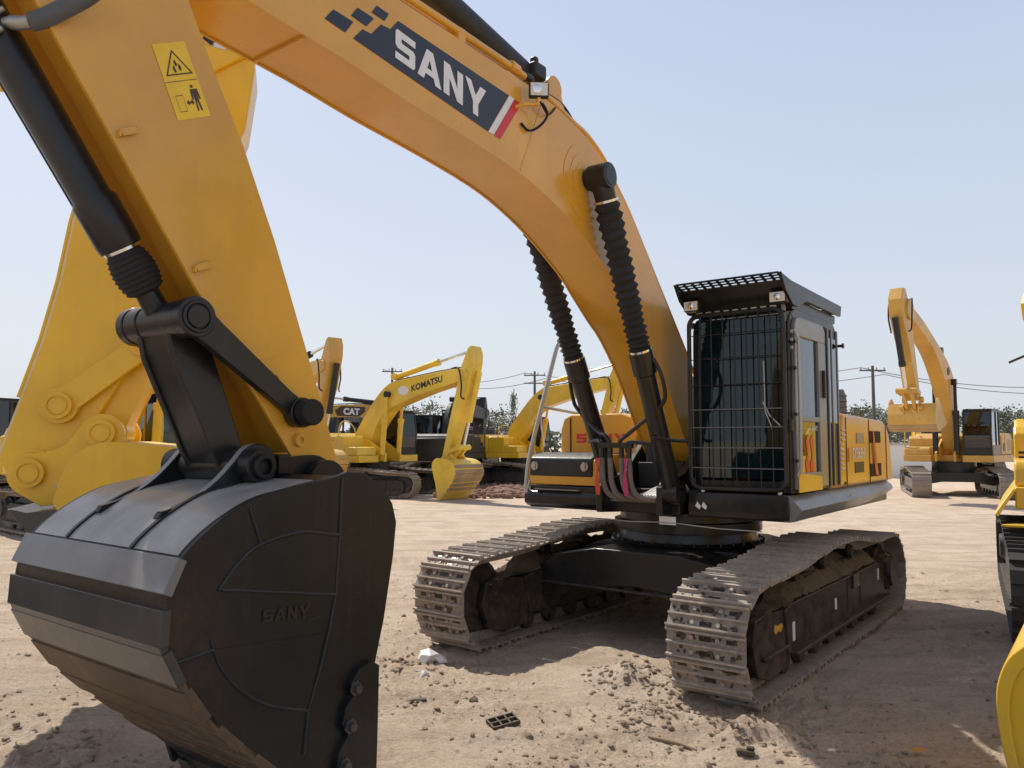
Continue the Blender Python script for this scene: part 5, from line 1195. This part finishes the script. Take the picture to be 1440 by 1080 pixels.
# its bucket: ears with two pins, crown, sides, dark worn teeth
nk = MB()
crown_n = smooth2([(.27, 1.50), (.34, 1.74), (.44, 1.86), (.60, 1.915), (.80, 1.90), (1.05, 1.875), (1.35, 1.80), (1.55, 1.6), (1.6, 1.3), (1.5, 1.0), (1.25, .75), (.95, .62)], 3)
body_n = crown_n + [(.75, .62), (.62, .9), (.45, 1.2)]
for sg in (-1, 1): nk.prism(body_n, sg * .70, sg * .66)
cen = (.95, 1.25); nk.prism(crown_n + [lerp2(p, cen, .05) for p in crown_n[::-1]], -.67, .67)
nko = nk.build('bucket', 'mustard', n_, bevel=.008)
ear_n = smooth2([(-.10, 1.76), (-.03, 1.83), (.10, 1.84), (.25, 1.90), (.36, 2.06), (.47, 2.12), (.58, 2.09), (.64, 1.98), (.62, 1.88)], 3) + [(.45, 1.66), (.30, 1.55), (.22, 1.46), (.10, 1.45), (-.04, 1.54), (-.11, 1.66)]
for sg in (-1, 1):
    q = MB(); q.prism(ear_n, sg * .27, sg * .33); cap(q, NPB, sg * .33, .105); cap(q, NP2, sg * .33, .10); q.build('hinge_ear', 'mustard', nko, bevel=.01)
q = MB(); q.cyl((NPB[0], -.27, NPB[1]), (NPB[0], .27, NPB[1]), .17, 28); q.build('pin_boss', 'mustard', nko); MB().box((.33, -.345, 1.60), (.26, .03, .035)).build('stiffener', 'cream', nko, bevel=.006)
q = MB(); q.prism([(-.02, 1.46), (.10, 1.43), (.32, 1.45), (.62, .95), (.74, .62), (.62, .60), (.35, .98)], -.64, .64); q.build('worn_lip', 'bucket_strip', nko, bevel=.006)
for i in range(5): y = -.5 + i * .25; MB().prism([(.50, .80), (.74, .64), (.66, .38), (.60, .38)], y - .055, y + .055).build('tooth', 'bucket_strip', nko, bevel=.006)
nu = -5.7   # upper body behind the boom foot
q = MB(); q.prism([(nu + 1.0, 1.45), (nu - 2.5, 1.45), (nu - 2.5, -1.45), (nu + 1.0, -1.45)], 1.2, 1.45, 'z'); q.build('deck', 'mustard', n_, bevel=.02)
q = MB(); q.prism([(nu - 2.5, 1.45), (nu - 2.5, 2.1), (nu - 2.3, 2.2), (nu - .6, 2.2), (nu - .6, 1.45)], -1.42, 1.42); q.prism([(nu - .6, 1.45), (nu - .6, 2.05), (nu + .25, 2.05), (nu + .3, 1.45)], -1.42, -.5); q.build('engine_hood', 'mustard', n_, bevel=.04)
q = MB(); q.prism([(nu - 2.5, 1.47), (nu - 3.2, 1.0), (nu - 3.3, 0), (nu - 3.2, -1.0), (nu - 2.5, -1.47)], 1.15, 2.05, 'z'); q.build('counterweight', 'mustard', n_, bevel=.08)
q = MB(); q.prism([(nu - .4, 1.45), (nu - .4, 3.0), (nu + .85, 3.0), (nu + 1.0, 2.2), (nu + .92, 1.45)], .52, 1.42); q.build('cab', 'charcoal', n_, bevel=.04)
for sg in (-1, 1):
    f = Vector((nu + 1.1, sg * .40, 1.45)); t = Vector((nu + 2.3, sg * .40, 4.1)); q = MB(); q.cyl(f, f + (t - f) * .6, .1, 16); q.cyl(f + (t - f) * .6, t, .055, 12); q.build('boom_cylinder', 'mustard', n_)
    a = simple_track(n_, sg * 1.295, 44); a.location = (nu, 0, 0); b = track_frame(n_, sg * 1.295, sg, 'charcoal'); b.location = (nu, 0, 0)
q = MB(); q.box((nu, 0, .62), (1.8, 2.2, .4)); q.cyl((nu, 0, .8), (nu, 0, 1.2), .72, 32); q.build('car_body', 'charcoal', n_, bevel=.02)
a0_, a1_ = Vector((-3.0, 0, 5.35)), Vector((.9, 0, 5.65)); d = a1_ - a0_; q = MB(); q.cyl(a0_, a0_ + d * .6, .11, 18); q.build('arm_cylinder', 'mustard', n_); MB().cyl(a0_ + d * .6, a1_, .05, 12).build('piston_rod', 'chrome', n_)
# --- yellow machine seen through the left linkage
r11, boom11, b11 = excavator('yellow excavator with pale cab roof glimpsed between the yellow arm and the black link', (-8.55, 17.3), hd(.75, -.66), KB, 'mustard', 'charcoal', bw=.28, cab_col='yellow', cabglass='glass')
# --- dark machine at the left edge
r12, boom12, b12 = excavator('dark navy excavator cut by the left edge of the photo', (-14.4, 21.5), hd(-.3, -.95), CB, 'decal_navy', 'black', bw=.3, arm_cyl='trim', cab_col='decal_navy')
# --- lone yellow bucket at the right edge
fbk = thing('excavator_bucket', 'worn yellow excavator bucket in the bottom right corner', 'bucket', (3.82, 4.0, 0), hd(-.8, .6))
bb, TT = bucket(fbk, 'mustard', 'mustard', (0, .74), radians(25), .98, .6, 2)
for c_ in list(bb.children):
    if c_.name.startswith('wear_strip'): bpy.data.objects.remove(c_)
rp = [TT(p) for p in smooth2(BK, 3)[2:]]; rc = TT((5.45, 1.0))
for sg in (-1, 1): MB().prism(rp + [lerp2(p, rc, .10) for p in rp[::-1]], sg * .59, sg * .635).build('side_rim', 'yellow', bb, bevel=.012, seg=3)

# ------------------------------------------------------------------ small things on the soil
def onsoil(x, y, dz=0): return (x, y, hgt(x, y) + dz)
q = MB(); rnd = random.Random(5)
def stone(x, y, s, name, label, mat='stone'):
    q = MB(); clod(q, 0, 0, s, random.Random(int(x * 100)), z=s * .35); o = q.build(name, mat, smooth=0); o.location = onsoil(x, y); tag(o, label, 'stone' if mat == 'stone' else 'clod'); return o
o = MB()
clod(o, 0, 0, .10, random.Random(11), z=.05); clod(o, .09, .02, .06, random.Random(12), z=.03)
ob = o.build('plastic_scrap', 'white', smooth=0); ob.location = onsoil(-.73, 7.18); tag(ob, 'crumpled white scrap lying before the left track', 'litter')
stone(-.72, 6.75, .045, 'stone', 'small pale stone just below the white scrap')
stone(-1.98, 4.25, .035, 'stone', 'white chip of stone under the black bucket')
# broken plastic grid
q = MB()
for i in range(4): q.box((-.12 + i * .08, 0, .03), (.012, .16, .04))
for j in range(3): q.box((0, -.075 + j * .075, .03), (.25, .012, .04))
q.box((-.02, .04, .012), (.20, .08, .008))
ob = q.build('plastic_grid', 'plastic'); ob.location = onsoil(-.06, 5.6, .0); ob.rotation_euler = (radians(8), radians(-6), radians(25)); ob.scale = (.8, .8, .7); tag(ob, 'broken dark plastic grid lying on the open soil', 'litter')
q = MB(); q.tube([(-.16, .03, .02), (-.05, .0, .025), (.06, -.01, .02), (.17, -.05, .015)], [.010, .016, .014, .006], 7); ob = q.build('stick', 'wood'); ob.location = onsoil(1.02, 5.25, .0); ob.rotation_euler = (0, 0, radians(-25)); tag(ob, 'short broken stick on the soil before the right track', 'stick')
q = MB(); q.box((0, 0, .02), (.11, .05, .03)); q.box((.03, .01, .045), (.05, .035, .02)); ob = q.build('wood_block', 'plastic', bevel=.008); ob.location = onsoil(1.42, 5.02); ob.rotation_euler = (0, radians(5), radians(-8)); tag(ob, 'small dark block of wood near the bottom edge', 'litter')
q = MB(); q.grid([[(-.06, -.005, 0), (-.06, .005, 0)], [(-.02, -.025, .012), (-.02, .022, .006)], [(.03, -.022, .008), (.03, .02, .012)], [(.075, -.003, 0), (.075, .003, 0)]]); ob = q.build('dry_leaf', 'leaf_dry', recalc=False); ob.location = onsoil(2.46, 5.0, .03); ob.rotation_euler = (radians(12), 0, radians(15)); tag(ob, 'single dry orange leaf in the shaded soil', 'leaf')
q = MB(); q.prism([(-.08, 0), (-.02, .012), (.07, .008), (.08, 0)], -.02, .02); ob = q.build('bark_scrap', 'plastic'); ob.location = onsoil(-.72, 6.15, .015); ob.rotation_euler = (0, 0, radians(10)); tag(ob, 'thin dark scrap lying left of the plastic grid', 'litter')

# ------------------------------------------------------------------ far things: shed, poles, wires, trees
shed = thing('shed', 'low white shed behind the raised amber excavator at far right', 'shed', (20.9, 44, 0), radians(0))
q = MB(); q.box((0, 0, .85), (3.6, 3, 1.75)); q.build('wall', 'white', shed); q = MB(); q.box((0, 0, 1.77), (3.7, 3.2, .08)); q.build('roof', 'galv', shed); MB().box((.55, -1.51, 1.35), (.42, .03, .35)).build('window', 'charcoal', shed); MB().box((1.5, -1.51, .85), (.06, .03, 1.7)).build('corner_trim', 'galv', shed)
poles = []
def pole(x, y, h, label, arms=2):
    t = thing('utility_pole', label, 'pole', (x, y, 0), 0, 'utility poles'); q = MB(); q.cyl((0, 0, -.2), (0, 0, h), .15, 10, .10); q.build('mast', 'pole', t)
    for k in range(arms): MB().box((0, 0, h - .35 - k * .7), (1.9, .1, .1)).build('crossarm', 'pole', t)
    for dx in (-.85, -.3, .3, .85): MB().cyl((dx, 0, h - .30), (dx, 0, h - .12), .05, 8).build('insulator', 'galv', t)
    poles.append((x, y, h)); return t
def px(xp, yp, d):  # a point on the ray of a measured image spot, at distance d: used to survey far things only
    return ((xp - 720) / 1124.8 * d, d, H - (yp - 620) / 1124.8 * d)
def polep(xp, yp, d, label, arms=1): a = px(xp, yp, d); return pole(a[0], d, a[2], label, arms)
polep(551, 517, 75, 'utility pole rising over the yellow boom left of centre', 1)
polep(752, 522, 70, 'utility pole seen between the lemon boom and the handrail', 2)
polep(1229, 514, 58, 'tall utility pole right of the caged cab', 1)
polep(1640, 528, 62, 'utility pole beyond the right edge', 1)
def wires(i, j):
    a = poles[i]; b = poles[j]
    for k, dx in enumerate((-.85, .85)):
        pts = []
        for s in range(21):
            t = s / 20; sag = 1.1 * 4 * t * (1 - t); pts.append((a[0] + (b[0] - a[0]) * t + dx, a[1] + (b[1] - a[1]) * t, (a[2] + (b[2] - a[2]) * t) - .14 - k * .5 - sag))
        o = MB().tube(pts, .028, 5).build('power_line', 'wire'); tag(o, ('upper' if k == 0 else 'lower') + ' sagging power line ' + {(0, 1): 'left of the handrail', (1, 2): 'behind the main boom and cab', (2, 3): 'crossing the sky at far right'}[(i, j)], 'power line')
wires(0, 1); wires(1, 2); wires(2, 3)
LEAF = []
def crown_mesh(seed, nl, name, mat, cone=False):
    rr = random.Random(seed); q = MB(); cl_ = []
    for i in range(26):
        a = rr.random() * 6.283; t = rr.random()
        if cone: z = .15 + .85 * t; r_ = (1 - t) * .5 * rr.uniform(.4, 1)
        else: z = .32 + .62 * t; r_ = sqrt(max(0, 1 - ((t - .4) / .62) ** 2)) * .52 * rr.uniform(.3, 1)
        cl_.append((r_ * cos(a), r_ * sin(a), z, rr.uniform(.09, .17)))
    for i in range(nl):
        c = rr.choice(cl_); p = Vector((rr.gauss(0, 1), rr.gauss(0, 1), rr.gauss(0, .8))) * c[3] * .62 + Vector(c[:3]); s = rr.uniform(.016, .034)
        a = Vector((rr.gauss(0, 1), rr.gauss(0, 1), rr.gauss(0, .7))).normalized(); b = a.orthogonal().normalized()
        q.flat([p - a * s, p + b * s * .6, p + a * s, p - b * s * .6])
    return q.mesh(name, mat, 0, False)
def trunk_mesh(seed):
    rr = random.Random(seed); q = MB(); q.tube([(0, 0, -.02), (.01, 0, .25), (.0, .01, .5), (.01, .0, .75)], [.035, .028, .02, .008], 8)
    for i in range(6):
        a = rr.random() * 6.283; z = .3 + .35 * rr.random(); q.tube([(0, 0, z), (.14 * cos(a), .14 * sin(a), z + .12), (.28 * cos(a), .28 * sin(a), z + .2)], [.014, .01, .004], 5)
    return q.mesh('trunk', 'bark')
CM = [crown_mesh(1, 1500, 'crown', 'leaf'), crown_mesh(2, 1500, 'crown', 'leaf2'), crown_mesh(3, 1300, 'crown', 'leaf', True)]
TM = [trunk_mesh(1), trunk_mesh(2)]
def tree(x, y, h, w, kind, label, group, rz=0):
    t = thing('tree', label, 'tree', (x, y, 0), rz, group)
    for nm, me in (('trunk', TM[kind % 2]), ('crown', CM[kind])):
        o = bpy.data.objects.new(nm, me); COL.objects.link(o); o.parent = t; o.scale = (w, w, h)
    return t
rt = random.Random(21)
def treep(xp, ytop, d, w, kind, label, group): a = px(xp, ytop, d); tree(a[0], d, max(2.5, a[2]), w, kind, label, group, rt.random() * 6)
TL = [(576, 572, 80, 5, 0, 'dark bushy tree behind the lemon yellow boom'), (604, 566, 78, 4.5, 1, 'pale bushy tree left of the lemon yellow arm'), (700, 576, 75, 5, 1, 'pale rounded tree behind the caged dark cab'), (722, 558, 75, 1.7, 2, 'pointed conifer left of the bright yellow boom'), (688, 582, 85, 5, 0, 'low dark tree between lemon arm and caged cab'), (868, 574, 75, 5, 0, 'dark tree showing between main boom and yellow arm'), (640, 584, 90, 6, 1, 'hazy pale tree beyond the lemon yellow arm')]
for xp, yt, d, w, k, l in TL: treep(xp, yt, d, w, k, l, None)
for i, (xp, yt) in enumerate(((1196, 574), (1212, 570), (1226, 577), (1242, 574), (1262, 580), (1360, 580), (1378, 576), (1396, 578), (1412, 574), (1428, 579), (1450, 574), (1475, 578))):
    treep(xp, yt, 74 + (i * 7) % 15, 5.2, (0, 1, 0)[i % 3], 'grey green tree in the row behind the shed at far right', 'trees in the row at far right')
wd = MB(); rr2 = random.Random(9)
for i in range(9000):
    x = rr2.uniform(-75, 85); y = 92 + rr2.uniform(0, 8); hmax = 3.4 + 1.6 * noise.noise(Vector((x * .12, 1, 3))) + .9 * noise.noise(Vector((x * .5, 4, 1)))
    z = rr2.uniform(0, 1) ** 1.25 * hmax; s = rr2.uniform(.28, .55); a = Vector((rr2.gauss(0, 1), rr2.gauss(0, 1), rr2.gauss(0, .7))).normalized(); b = a.orthogonal().normalized(); p = Vector((x, y, z))
    wd.flat([p - a * s, p + b * s * .7, p + a * s, p - b * s * .7])
o = wd.build('woodland', 'leaf', smooth=0, recalc=False); o['kind'] = 'stuff'; tag(o, 'low hazy belt of far woodland along the horizon', 'woodland')
